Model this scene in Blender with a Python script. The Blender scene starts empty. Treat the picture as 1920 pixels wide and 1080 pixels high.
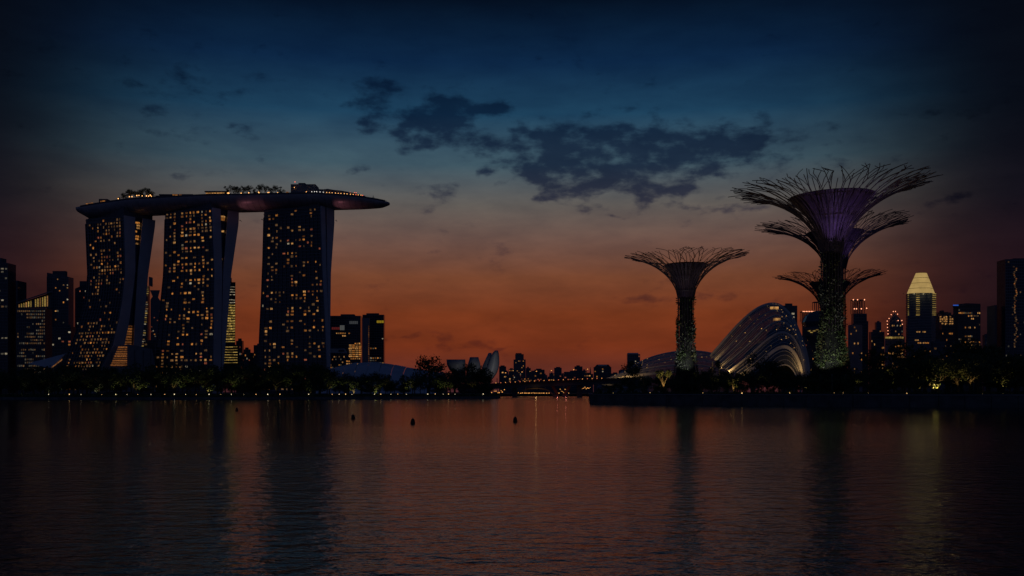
import bpy, bmesh, math, random
from mathutils import Vector, Matrix
random.seed(7)
rnd = random.random
def ru(a, b): return a + (b - a) * random.random()
sc = bpy.context.scene
C = sc.collection
# ------------------------------------------------------------------ camera
F = 1920.0          # focal length in photograph pixels
HORIZON = 735.0     # image row of the horizon
EYE = 3.0
cam_d = bpy.data.cameras.new('camera'); cam = bpy.data.objects.new('camera', cam_d); C.objects.link(cam)
cam_d.sensor_width = 36; cam_d.lens = 36.0
cam_d.shift_y = (HORIZON - 540) / 1920.0
cam_d.clip_start = 0.5; cam_d.clip_end = 60000
cam.location = (0, 0, EYE); cam.rotation_euler = (math.radians(90), 0, 0)
sc.camera = cam
def GX(px, Y): return (px - 960.0) / F * Y
def GZ(py, Y): return EYE + (HORIZON - py) / F * Y
def P(px, py, Y): return Vector((GX(px, Y), Y, GZ(py, Y)))
def lerp(a, b, t): return a + (b - a) * t
def smooth(t): return t * t * (3 - 2 * t)
def interp(tab, x):
    if x <= tab[0][0]: return tab[0][1]
    for (a, va), (b, vb) in zip(tab, tab[1:]):
        if x <= b: return va + (vb - va) * (x - a) / (b - a)
    return tab[-1][1]
def lin(c):   # sRGB 0-255 -> linear
    return tuple(((v / 255) / 12.92 if v <= 10 else ((v / 255 + .055) / 1.055) ** 2.4) for v in c)

# ------------------------------------------------------------------ world: dusk sky with broken cloud
SUN_AZ = math.radians(-1.0)
w = bpy.data.worlds.new('World'); sc.world = w; w.use_nodes = True
nt = w.node_tree; nt.nodes.clear(); N = nt.nodes.new; LK = nt.links.new
def sock(s, v):
    if isinstance(v, (int, float)): s.default_value = v
    elif isinstance(v, (tuple, list)): s.default_value = v
    else: LK(v, s)
def M(op, a, b=None, c=None, clamp=False):
    n = N('ShaderNodeMath'); n.operation = op; n.use_clamp = clamp
    sock(n.inputs[0], a)
    if b is not None: sock(n.inputs[1], b)
    if c is not None: sock(n.inputs[2], c)
    return n.outputs[0]
def VM(op, a, b=None, c=None):
    n = N('ShaderNodeVectorMath'); n.operation = op
    sock(n.inputs[0], a)
    if b is not None: sock(n.inputs[1], b)
    if c is not None: sock(n.inputs[2], c)
    return n.outputs['Value'] if op == 'DOT_PRODUCT' else n.outputs[0]
def MIX(f, a, b, mode='MIX'):
    n = N('ShaderNodeMix'); n.data_type = 'RGBA'; n.blend_type = mode
    sock(n.inputs[0], f); sock(n.inputs[6], a); sock(n.inputs[7], b)
    return n.outputs[2]
def RAMP(f, stops, mode='EASE'):
    n = N('ShaderNodeValToRGB'); cr = n.color_ramp; cr.interpolation = mode
    sock(n.inputs[0], f)
    while len(cr.elements) < len(stops): cr.elements.new(0.5)
    for e, (p, c) in zip(cr.elements, stops): e.position = p; e.color = (*c, 1)
    return n.outputs[0]
tc = N('ShaderNodeTexCoord'); sep = N('ShaderNodeSeparateXYZ'); LK(tc.outputs['Generated'], sep.inputs[0])
az = M('ARCTAN2', sep.outputs[0], sep.outputs[1]); el = M('ARCSINE', sep.outputs[2])
eld = M('MULTIPLY', el, 180 / math.pi / 40.0, clamp=True)       # 0..40 degrees -> 0..1
def E(y): return math.degrees(math.atan((HORIZON - y) / F)) / 40.0
glow = RAMP(eld, [(0.0, lin((70, 36, 40))), (E(700), lin((96, 45, 36))), (E(650), lin((115, 49, 26))), (E(590), lin((117, 54, 28))), (E(520), lin((115, 67, 45))),
                  (E(450), lin((106, 80, 71))), (E(385), lin((95, 90, 86))), (E(310), lin((63, 86, 98))), (E(215), lin((29, 64, 90))), (E(120), lin((12, 38, 68))),
                  (E(0), lin((4, 15, 31))), (1.0, lin((8, 20, 40)))], 'LINEAR')
side = RAMP(eld, [(0.0, lin((20, 12, 18))), (E(600), lin((30, 16, 22))), (E(520), lin((34, 18, 25))), (E(400), lin((18, 15, 24))), (E(250), lin((8, 11, 20))),
                  (E(60), lin((5, 9, 18))), (1.0, lin((9, 20, 40)))], 'LINEAR')
back = RAMP(eld, [(0.0, lin((42, 45, 64))), (E(600), lin((40, 45, 66))), (E(300), lin((30, 38, 62))), (1.0, lin((11, 25, 50)))], 'LINEAR')   # the pale blue eastern sky behind the viewer
daz = M('ABSOLUTE', M('SUBTRACT', az, SUN_AZ))
d2 = M('DIVIDE', daz, math.radians(21.0)); d2 = M('MULTIPLY', d2, d2); d3 = M('MULTIPLY', d2, d2)
gf = M('POWER', math.e, M('MULTIPLY', M('MULTIPLY', d3, d2), -1.0))
bf = N('ShaderNodeMapRange'); bf.interpolation_type = 'SMOOTHSTEP'; LK(daz, bf.inputs[0]); bf.inputs[1].default_value = math.radians(30); bf.inputs[2].default_value = math.radians(110)
grad = MIX(bf.outputs[0], MIX(gf, side, glow), back)
# clouds: clumps of noise gathered where the evening cloud stands
clouds = [(815,222,52,34,1),(795,262,55,26,1),(868,210,40,24,.9),(922,207,28,13,.8),(702,180,48,38,.85),(692,236,30,20,.7),
 (905,272,42,18,.65),(985,262,36,30,.7),(1062,262,85,42,.95),(1010,318,60,20,1),(1150,262,80,38,.9),(1310,282,115,48,1.1),(1225,312,90,44,1.1),
 (1395,262,60,26,.85),(1100,342,90,20,.95),(1190,350,60,18,.9),(1022,370,32,14,.95),(1072,356,42,16,1),(1250,338,60,20,.9),(905,323,22,10,.8),
 (345,330,30,16,.65),(655,322,24,11,.7),(330,160,125,65,.5),(440,240,55,11,.5),(1160,410,28,10,.85),(1315,394,55,10,.75),(1360,384,44,8,.7),
 (1345,442,36,7,.7),(1780,376,44,11,.75),(850,352,60,14,.55),(1095,388,34,10,.6),(760,632,110,7,.7),(905,648,120,6,.6),(1560,512,70,8,.6),
 (1650,612,60,16,.6),(440,640,46,7,.7),(1240,560,120,9,.55),(1010,470,90,12,.4),(140,560,80,10,.5),(1640,310,110,12,.5)]
cxyz = N('ShaderNodeCombineXYZ'); LK(az, cxyz.inputs[0]); LK(el, cxyz.inputs[1])
vec = cxyz.outputs[0]
def noise(vec, scale, detail=6, rough=.55, typ='2D'):
    n = N('ShaderNodeTexNoise'); n.noise_dimensions = typ; sock(n.inputs['Vector'], vec)
    n.inputs['Scale'].default_value = scale; n.inputs['Detail'].default_value = detail; n.inputs['Roughness'].default_value = rough
    return n
nvec = VM('MULTIPLY', vec, (1, 2.1, 1))
warp = noise(nvec, 24, 3, .55)
wv = VM('MULTIPLY_ADD', VM('SUBTRACT', warp.outputs['Color'], (.5, .5, .5)), (.05, .022, 0), vec)
cov = None
for (cx, cy, rx, ry, s) in clouds:
    u = (cx - 960) / F; a0 = math.atan(u); e0 = math.atan((HORIZON - cy) / F * math.cos(a0))
    ka = F / rx / (1 + u * u) ** -0 ; ke = F / ry
    d = VM('MULTIPLY_ADD', wv, (ka, ke, 0), (-a0 * ka, -e0 * ke, 0))
    g = M('POWER', math.e, M('MULTIPLY', VM('DOT_PRODUCT', d, d), -0.9))
    cov = M('MULTIPLY', g, s) if cov is None else M('MULTIPLY_ADD', g, s, cov)
cov = M('MINIMUM', cov, 1.02)
n1 = noise(nvec, 34, 6, .56); n2 = noise(nvec, 9, 2, .5)
f1 = M('MULTIPLY_ADD', M('SUBTRACT', n1.outputs['Fac'], .5), 2.1, M('MULTIPLY_ADD', M('SUBTRACT', n2.outputs['Fac'], .5), 1.0, cov))
mr = N('ShaderNodeMapRange'); mr.interpolation_type = 'SMOOTHSTEP'; sock(mr.inputs[0], f1)
mr.inputs[1].default_value = .27; mr.inputs[2].default_value = 1.15; mr.inputs[3].default_value = 0; mr.inputs[4].default_value = .93
cloudcol = MIX(1.0, grad, RAMP(eld, [(0, (.62, .62, .95)), (E(600), (.55, .55, .9)), (E(440), (.26, .30, .58)), (E(330), (.17, .20, .36)), (E(200), (.27, .28, .38)), (1, (.5, .5, .6))], 'LINEAR'), 'MULTIPLY')
skyc = MIX(mr.outputs[0], grad, cloudcol)
# thin high veil that mottles the clear parts
veil = noise(VM('MULTIPLY', vec, (1, 3.5, 1)), 14, 5, .55)
skyc = MIX(.55, skyc, MIX(1.0, skyc, RAMP(veil.outputs['Fac'], [(.3, (.72, .74, .8)), (.72, (1.22, 1.2, 1.14))], 'LINEAR'), 'MULTIPLY'))
nish = N('ShaderNodeTexSky'); nish.sky_type = 'NISHITA'; nish.sun_disc = False
nish.sun_elevation = math.radians(-2.5); nish.sun_rotation = SUN_AZ; nish.air_density = 1.4; nish.dust_density = 2.5; nish.ozone_density = 3
skyc = MIX(1.0, skyc, MIX(1.0, nish.outputs[0], (.006, .006, .006, 1), 'MULTIPLY'), 'ADD')
bg = N('ShaderNodeBackground'); LK(skyc, bg.inputs[0]); bg.inputs[1].default_value = 1.0
w.cycles.sampling_method = 'NONE'
wo = N('ShaderNodeOutputWorld'); LK(bg.outputs[0], wo.inputs[0])
# ------------------------------------------------------------------ sun: just set, a last weak warm glow along the horizon
sd = bpy.data.lights.new('sun', 'SUN'); sd.energy = 0.0015; sd.angle = math.radians(30); sd.color = (1, .55, .3)
sun = bpy.data.objects.new('sun', sd); C.objects.link(sun)
sun.rotation_euler = Vector((-math.sin(SUN_AZ), -math.cos(SUN_AZ), -0.03)).to_track_quat('-Z', 'Y').to_euler()
# ------------------------------------------------------------------ exposure
vs = sc.view_settings
sc.display_settings.display_device = 'sRGB'
vs.view_transform = 'Standard'; vs.look = 'None'; vs.gamma = 1; vs.exposure = 0; vs.use_curve_mapping = False
sc.cycles.use_denoising = True
sc.cycles.max_bounces = 5; sc.cycles.diffuse_bounces = 2; sc.cycles.glossy_bounces = 3; sc.cycles.transparent_max_bounces = 12
sc.cycles.sample_clamp_indirect = 3
sc.cycles.caustics_reflective = False; sc.cycles.caustics_refractive = False

# ------------------------------------------------------------------ materials
MATS = {}
def mat(name, col, rough=.7, metal=0.0, var=0.0, vscale=3.0, bump=0.0, spec=.5, objvar=0.0):
    if name in MATS: return MATS[name]
    m = bpy.data.materials.new(name); m.use_nodes = True; t = m.node_tree
    b = t.nodes['Principled BSDF']; b.inputs['Roughness'].default_value = rough; b.inputs['Metallic'].default_value = metal
    b.inputs['Base Color'].default_value = (*col, 1); b.inputs['Specular IOR Level'].default_value = spec
    last = None
    if var > 0:
        geo = t.nodes.new('ShaderNodeNewGeometry')
        n = t.nodes.new('ShaderNodeTexNoise'); n.inputs['Scale'].default_value = vscale; n.inputs['Detail'].default_value = 6
        t.links.new(geo.outputs['Position'], n.inputs['Vector'])
        r = t.nodes.new('ShaderNodeValToRGB'); r.color_ramp.elements[0].position = .3; r.color_ramp.elements[1].position = .7
        r.color_ramp.elements[0].color = (*[max(0, c * (1 - var)) for c in col], 1); r.color_ramp.elements[1].color = (*[min(1, c * (1 + var)) for c in col], 1)
        t.links.new(n.outputs['Fac'], r.inputs[0]); last = r.outputs[0]
        if bump:
            bp = t.nodes.new('ShaderNodeBump'); bp.inputs['Strength'].default_value = bump; bp.inputs['Distance'].default_value = .2
            t.links.new(n.outputs['Fac'], bp.inputs['Height']); t.links.new(bp.outputs[0], b.inputs['Normal'])
    if objvar > 0:
        oi = t.nodes.new('ShaderNodeObjectInfo'); mm = t.nodes.new('ShaderNodeMix'); mm.data_type = 'RGBA'; mm.blend_type = 'MULTIPLY'; mm.inputs[0].default_value = 1
        r2 = t.nodes.new('ShaderNodeValToRGB'); r2.color_ramp.elements[0].color = (1 - objvar, 1 - objvar * .6, 1 - objvar, 1); r2.color_ramp.elements[1].color = (1 + objvar, 1 + objvar * .5, 1, 1)
        t.links.new(oi.outputs['Random'], r2.inputs[0])
        if last is not None: t.links.new(last, mm.inputs[6])
        else: mm.inputs[6].default_value = (*col, 1)
        t.links.new(r2.outputs[0], mm.inputs[7]); last = mm.outputs[2]
    if last is not None: t.links.new(last, b.inputs['Base Color'])
    MATS[name] = m; return m
def emit(name, col, st, sample=False):
    if name in MATS: return MATS[name]
    m = bpy.data.materials.new(name); m.use_nodes = True; t = m.node_tree
    b = t.nodes['Principled BSDF']; b.inputs['Base Color'].default_value = (.05, .05, .05, 1)
    b.inputs['Emission Color'].default_value = (*col, 1); b.inputs['Emission Strength'].default_value = st
    m.cycles.emission_sampling = 'AUTO' if sample else 'NONE'
    MATS[name] = m; return m
def window_mat(name, col, st):
    """a lit room behind glass: uneven warm light, curtains darker"""
    if name in MATS: return MATS[name]
    m = emit(name, col, st); t = m.node_tree; b = t.nodes['Principled BSDF']
    oi = t.nodes.new('ShaderNodeObjectInfo'); r = t.nodes.new('ShaderNodeMapRange')
    r.inputs[3].default_value = st * .35; r.inputs[4].default_value = st * 1.5
    t.links.new(oi.outputs['Random'], r.inputs[0])
    tcn = t.nodes.new('ShaderNodeNewGeometry'); n = t.nodes.new('ShaderNodeTexNoise'); n.inputs['Scale'].default_value = 1.1; n.inputs['Detail'].default_value = 2
    t.links.new(tcn.outputs['Position'], n.inputs['Vector'])
    r3 = t.nodes.new('ShaderNodeMapRange'); r3.inputs[1].default_value = .35; r3.inputs[2].default_value = .65; r3.inputs[3].default_value = .35; r3.inputs[4].default_value = 1.5
    t.links.new(n.outputs['Fac'], r3.inputs[0])
    mu = t.nodes.new('ShaderNodeMath'); mu.operation = 'MULTIPLY'; t.links.new(r.outputs[0], mu.inputs[0]); t.links.new(r3.outputs[0], mu.inputs[1])
    t.links.new(mu.outputs[0], b.inputs['Emission Strength'])
    return m
glass_d = mat('dark_glass', (.030, .048, .075), .12, 0, .3, .12)
glass_b = mat('blue_glass', (.07, .09, .13), .15, 0, .3, .1)
ledge_m = mat('ledge', (.18, .19, .23), .6, 0, .2, .5)
pale = mat('pale_concrete', (.62, .59, .63), .75, 0, .10, .08)
pink_c = mat('rose_concrete', (.36, .30, .32), .8, 0, .15, .1)
conc = mat('concrete', (.24, .23, .24), .85, 0, .2, .1, .1)
conc_d = mat('dark_concrete', (.13, .13, .15), .85, 0, .2, .1)
white_m = mat('white_paint', (.75, .75, .74), .6, 0, .06, .3)
hull_m = mat('hull_panel', (.42, .38, .42), .42, .1, .15, .15)
steel = mat('maroon_steel', (.13, .09, .115), .5, .2, .2, 1)
steel_g = mat('grey_steel', (.16, .16, .18), .45, .4, .2, 1)
rib_m = mat('white_rib', (.62, .62, .64), .5, 0, .1, .3)
skin_m = mat('funnel_skin', (.16, .10, .17), .6, 0, .25, .6)
black_m = mat('black_rubber', (.015, .015, .017), .5, 0, .2, 4)
bark = mat('bark', (.12, .09, .06), .9, 0, .35, 2.5, .4)
leaf = mat('foliage', (.055, .085, .03), .6, 0, .45, .8, objvar=.35)
leaf2 = mat('pale_foliage', (.09, .12, .05), .6, 0, .4, 1.1, objvar=.3)
leaf3 = mat('olive_foliage', (.11, .10, .035), .6, 0, .4, 1.1, objvar=.3)
leaf4 = mat('silver_foliage', (.16, .17, .15), .6, 0, .4, 1.5, objvar=.2)
bark2 = mat('planted_trunk', (.014, .015, .013), .9, 0, .4, .8, .5)
stone = mat('sea_wall_stone', (.13, .125, .12), .9, 0, .35, .5, .4)
grass_m = mat('lawn', (.05, .075, .025), .9, 0, .4, .3, .3)
soil = mat('far_land', (.04, .045, .035), .95, 0, .4, .02)
red_steel = mat('red_bridge', (.18, .06, .05), .6, 0, .2, .3)
asph = mat('asphalt', (.05, .05, .05), .9, 0, .2, .3)
gold_m = mat('gold_cladding', (.62, .50, .22), .55, 0, .08, .08)
W_WARM = [window_mat('window_amber', (1, .37, .07), 0.32), window_mat('window_gold', (1, .48, .14), 0.34), window_mat('window_red', (.85, .22, .10), 0.2), window_mat('window_white', (.9, .75, .5), 0.25)]
W_MID = [window_mat('window_faint_amber', (1, .36, .08), .14), window_mat('window_faint_gold', (1, .48, .16), .13)]
W_DIM = [window_mat('window_dim', (.95, .5, .2), 0.085), window_mat('window_dim_white', (.8, .7, .5), 0.07)]
W_YEL = [window_mat('window_yellow', (.9, .58, .14), 0.3)]
W_ORG = [window_mat('window_orange', (1, .34, .08), 0.14)]

# ------------------------------------------------------------------ mesh helpers
class MB:
    def __init__(s): s.v = []; s.f = []; s.m = []
    def quad(s, a, b, c, d, mi=0):
        n = len(s.v); s.v += [a, b, c, d]; s.f.append((n, n + 1, n + 2, n + 3)); s.m.append(mi)
    def tri(s, a, b, c, mi=0):
        n = len(s.v); s.v += [a, b, c]; s.f.append((n, n + 1, n + 2)); s.m.append(mi)
    def box(s, x0, x1, y0, y1, z0, z1, mi=0):
        s.hexa([(x0, y0), (x1, y0), (x1, y1), (x0, y1)], z0, z1, mi)
    def hexa(s, poly, z0, z1, mi=0):
        n = len(s.v); k = len(poly)
        s.v += [Vector((x, y, z0)) for x, y in poly] + [Vector((x, y, z1)) for x, y in poly]
        for i in range(k): s.f.append((n + i, n + (i + 1) % k, n + k + (i + 1) % k, n + k + i)); s.m.append(mi)
        s.f.append(tuple(n + i for i in reversed(range(k)))); s.m.append(mi)
        s.f.append(tuple(n + k + i for i in range(k))); s.m.append(mi)
    def loft(s, secs, closed=True, caps=True, mi=0):
        n = len(s.v); k = len(secs[0])
        for sec in secs: s.v += [Vector(p) for p in sec]
        for j in range(len(secs) - 1):
            for i in range(k if closed else k - 1):
                a = n + j * k + i; b = n + j * k + (i + 1) % k
                s.f.append((a, b, b + k, a + k)); s.m.append(mi)
        if caps and closed:
            s.f.append(tuple(n + i for i in reversed(range(k)))); s.m.append(mi)
            e = n + (len(secs) - 1) * k
            s.f.append(tuple(e + i for i in range(k))); s.m.append(mi)
    def tube(s, pts, r, k=5, mi=0):
        rr = r if isinstance(r, (list, tuple)) else [r] * len(pts)
        secs = []; pts = [Vector(p) for p in pts]
        for i, p in enumerate(pts):
            d = (pts[min(i + 1, len(pts) - 1)] - pts[max(i - 1, 0)])
            if d.length < 1e-9: d = Vector((0, 0, 1))
            d.normalize()
            up = Vector((0, 0, 1)) if abs(d.z) < .9 else Vector((1, 0, 0))
            x = d.cross(up).normalized(); y = d.cross(x)
            secs.append([p + (x * math.cos(2 * math.pi * q / k) + y * math.sin(2 * math.pi * q / k)) * rr[i] for q in range(k)])
        s.loft(secs, mi=mi)
    def lathe(s, prof, c=(0, 0, 0), k=16, mi=0, caps=True):
        c = Vector(c)
        s.loft([[c + Vector((r * math.cos(2 * math.pi * q / k), r * math.sin(2 * math.pi * q / k), z)) for q in range(k)] for r, z in prof], mi=mi, caps=caps)
    def ball(s, c, r, k=8, mi=0):
        s.lathe([(r * math.sin(t), -r * math.cos(t)) for t in [math.pi * (i + .08) / (5.16) for i in range(6)]], c, k, mi)
    def mesh(s, name, mats, sm=False):
        me = bpy.data.meshes.new(name); me.from_pydata([tuple(v) for v in s.v], [], s.f)
        for m in (mats if isinstance(mats, (list, tuple)) else [mats]): me.materials.append(m)
        if any(s.m): me.polygons.foreach_set('material_index', s.m)
        if sm: me.polygons.foreach_set('use_smooth', [True] * len(me.polygons))
        me.update(); return me
    def build(s, name, mats, parent=None, sm=False):
        o = put(name, s.mesh(name, mats, sm), parent)
        if name == 'wall' and parent is not None: WALLS[parent.name] = o
        return o
def put(name, me, parent=None, loc=(0, 0, 0), rot=(0, 0, 0), scale=(1, 1, 1)):
    o = bpy.data.objects.new(name, me); C.objects.link(o)
    o.location = loc; o.rotation_euler = rot; o.scale = scale
    if parent is not None: attach(o, parent)
    return o
def origin(o):
    p = Vector(o.location)
    return p + (origin(o.parent) + Vector(o.matrix_parent_inverse.translation) if o.parent else Vector())
def attach(o, parent):      # geometry stays in world coordinates; parents are never rotated or scaled
    o.parent = parent
    o.matrix_parent_inverse = Matrix.Translation(-origin(parent))
def thing(name, label, cat, loc=(0, 0, 0), group=None):
    o = bpy.data.objects.new(name, None); C.objects.link(o); o.location = loc; o.empty_display_size = .5
    tag(o, label, cat, group); return o
def tag(o, label, cat, group=None):
    o['label'] = label; o['category'] = cat
    if group: o['group'] = group
    return o
def kind(o, k): o['kind'] = k; return o
def catmull(pts, n):
    pts = [Vector(p) for p in pts]; out = []
    q = [pts[0] * 2 - pts[1]] + pts + [pts[-1] * 2 - pts[-2]]
    seg = len(pts) - 1
    for i in range(n + 1):
        t = i / n * seg; j = min(int(t), seg - 1); t -= j
        a, b, c, d = q[j:j + 4]
        out.append(.5 * ((2 * b) + (c - a) * t + (2 * a - 5 * b + 4 * c - d) * t * t + (3 * b - a - 3 * c + d) * t ** 3))
    return out
def light(name, loc, col, power, parent=None, r=.15, typ='POINT', aim=None, spot=80):
    l = bpy.data.lights.new(name, typ); l.color = col; l.energy = power; l.shadow_soft_size = r
    o = bpy.data.objects.new(name, l); C.objects.link(o); o.location = loc
    if typ == 'SPOT':
        l.spot_size = math.radians(spot); l.spot_blend = .6
        o.rotation_euler = (Vector(aim) - Vector(loc)).to_track_quat('-Z', 'Y').to_euler()
    if parent is not None: attach(o, parent)
    return o
# a lit window pane with a reveal round it, one unit square in x-z, front at y = -0.5; copies share it per material
WM = {}
def window_mesh(m):
    if m.name not in WM:
        b = MB(); b.box(-.5, .5, -.5, .5, -.5, .5); WM[m.name] = b.mesh('window', m)
    return WM[m.name]
WALLS = {}     # building -> the wall its windows belong to
def window(parent, x, y, z, wd, ht, m, rz=0.0, dp=.3):
    parent = WALLS.get(parent.name, parent)
    return put('window', window_mesh(m), parent, (x, y, z), (0, 0, rz), (wd, dp, ht))

# ------------------------------------------------------------------ water and land
wm = bpy.data.materials.new('water'); wm.use_nodes = True; t = wm.node_tree; b = t.nodes['Principled BSDF']
b.inputs['Base Color'].default_value = (.003, .006, .010, 1); b.inputs['Roughness'].default_value = .115; b.inputs['IOR'].default_value = 1.333
geo = t.nodes.new('ShaderNodeNewGeometry')
def wnoise(sx, sy, detail, rough=.55):
    mp = t.nodes.new('ShaderNodeMapping'); mp.inputs['Scale'].default_value = (sx, sy, 1); t.links.new(geo.outputs['Position'], mp.inputs[0])
    n = t.nodes.new('ShaderNodeTexNoise'); n.inputs['Scale'].default_value = 1; n.inputs['Detail'].default_value = detail; n.inputs['Roughness'].default_value = rough
    t.links.new(mp.outputs[0], n.inputs['Vector']); return n.outputs['Fac']
def wmath(op, a, bb):
    n = t.nodes.new('ShaderNodeMath'); n.operation = op
    for i, q in enumerate((a, bb)):
        if isinstance(q, (int, float)): n.inputs[i].default_value = q
        else: t.links.new(q, n.inputs[i])
    return n.outputs[0]
h = wmath('ADD', wmath('MULTIPLY', wnoise(1.2, 1.7, 4), .10), wmath('MULTIPLY', wnoise(.22, .55, 3), .06))
calm = t.nodes.new('ShaderNodeMapRange'); calm.inputs[1].default_value = .35; calm.inputs[2].default_value = .65; calm.inputs[3].default_value = .45; calm.inputs[4].default_value = 1.2
t.links.new(wnoise(.004, .02, 3), calm.inputs[0])
bp = t.nodes.new('ShaderNodeBump'); bp.inputs['Strength'].default_value = 1; bp.inputs['Distance'].default_value = 1.0
sxy = t.nodes.new('ShaderNodeSeparateXYZ'); t.links.new(geo.outputs['Position'], sxy.inputs[0])
lee = t.nodes.new('ShaderNodeMapRange'); lee.interpolation_type = 'SMOOTHSTEP'; lee.inputs[1].default_value = 30; lee.inputs[2].default_value = 125; lee.inputs[3].default_value = 1.1; lee.inputs[4].default_value = .2     # ripples die down in the lee of the far bank
t.links.new(wmath('ADD', sxy.outputs[1], wmath('MULTIPLY', wnoise(.01, .05, 3), 40)), lee.inputs[0])
t.links.new(wmath('MULTIPLY', wmath('MULTIPLY', h, calm.outputs[0]), lee.outputs[0]), bp.inputs['Height']); t.links.new(bp.outputs[0], b.inputs['Normal'])
m = MB(); m.quad((-9000, -300, 0), (9000, -300, 0), (9000, 9000, 0), (-9000, 9000, 0))
kind(m.build('water', wm), 'structure')

def slab(name, poly, z0, z1, mt):
    m = MB(); m.hexa(poly, z0, z1); return kind(m.build(name, mt), 'structure')
def left_edge(px): return interp([(-200, 392), (0, 398), (330, 402), (650, 424), (930, 460)], px)     # waterline distance of the far bank
LPX = [-260, 0, 330, 650, 900, 935]
slab('ground_far_bank', [(GX(p, left_edge(p) + .6), left_edge(p) + .6) for p in LPX] + [(GX(938, 520), 520), (GX(935, 715), 715), (-600, 715)], -2, 1.0, grass_m)
RW = [(1108, 256), (1250, 238), (1430, 221), (1600, 207), (1760, 200), (1960, 194), (2150, 188)]
slab('ground_garden', [(GX(p, y) + .35, y + .35) for p, y in RW] + [(420, 330), (420, 700), (GX(1125, 700), 700), (GX(1105, 420), 420)], -2, 2.35, grass_m)
slab('ground_city', [(-4000, 718), (4000, 718), (4000, 8000), (-4000, 8000)], -2, 1.6, soil)

# sea wall of the garden: concrete panels with a coping
sw = thing('sea_wall', 'dark stone sea wall along the near garden shore on the right', 'wall', (GX(1430, 221), 221, 0))
pts = []
for (pa, ya), (pb, yb) in zip(RW, RW[1:]):
    a = Vector((GX(pa, ya), ya, 0)); c = Vector((GX(pb, yb), yb, 0)); n = max(1, int((c - a).length / 4.2))
    pts += [a.lerp(c, i / n) for i in range(n)]
pts.append(Vector((GX(2150, 188), 188, 0)))
pts = [Vector((GX(1105, 420), 420, 0)), Vector((GX(1106, 360), 360, 0)), Vector((GX(1107, 300), 300, 0))] + pts
for a, c in zip(pts, pts[1:]):
    d = (c - a); L = d.length; d.normalize(); nrm = Vector((d.y, -d.x, 0)); j = ru(-.04, .04); m = MB()
    a2 = a + d * .04; c2 = c - d * .04
    m.loft([[a2 + nrm * (.5 + j) + Vector((0, 0, -1.5)), c2 + nrm * (.5 + j) + Vector((0, 0, -1.5)), c2 - nrm * .4 + Vector((0, 0, -1.5)), a2 - nrm * .4 + Vector((0, 0, -1.5))],
            [a2 + nrm * (.1 + j) + Vector((0, 0, 2.3 )), c2 + nrm * (.1 + j) + Vector((0, 0, 2.3)), c2 - nrm * .4 + Vector((0, 0, 2.3)), a2 - nrm * .4 + Vector((0, 0, 2.3))]])
    m.build('wall_panel', stone, sw)
m = MB()
for a, c in zip(pts, pts[1:]):
    d = (c - a).normalized(); nrm = Vector((d.y, -d.x, 0))
    m.loft([[p + nrm * .22 + Vector((0, 0, 2.303)), p + nrm * .22 + Vector((0, 0, 2.55)), p - nrm * .6 + Vector((0, 0, 2.55)), p - nrm * .6 + Vector((0, 0, 2.303))] for p in (a, c)])
m.build('coping', conc, sw)
# embankment of the far bank
em = thing('embankment', 'low stone embankment under the dark trees along the far left bank', 'wall', (GX(400, 405), 405, 0))
ep = []
for pa, pb in zip(LPX, LPX[1:]):
    n = max(1, int((pb - pa) / 30)); ep += [lerp(pa, pb, i / n) for i in range(n)]
ep.append(935)
for pa, pb in zip(ep, ep[1:]):
    a = Vector((GX(pa, left_edge(pa)), left_edge(pa), 0)); c = Vector((GX(pb, left_edge(pb)), left_edge(pb), 0))
    m = MB(); d = (c - a).normalized(); nrm = Vector((d.y, -d.x, 0)); a += d * .04; c -= d * .04; j = ru(-.05, .05)
    m.loft([[p + nrm * (.9 + j) + Vector((0, 0, -1)), p + nrm * (.1 + j) + Vector((0, 0, 1.03)), p - nrm * .8 + Vector((0, 0, 1.03)), p - nrm * .8 + Vector((0, 0, -1))] for p in (a, c)])
    m.build('wall_panel', stone, em)
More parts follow.
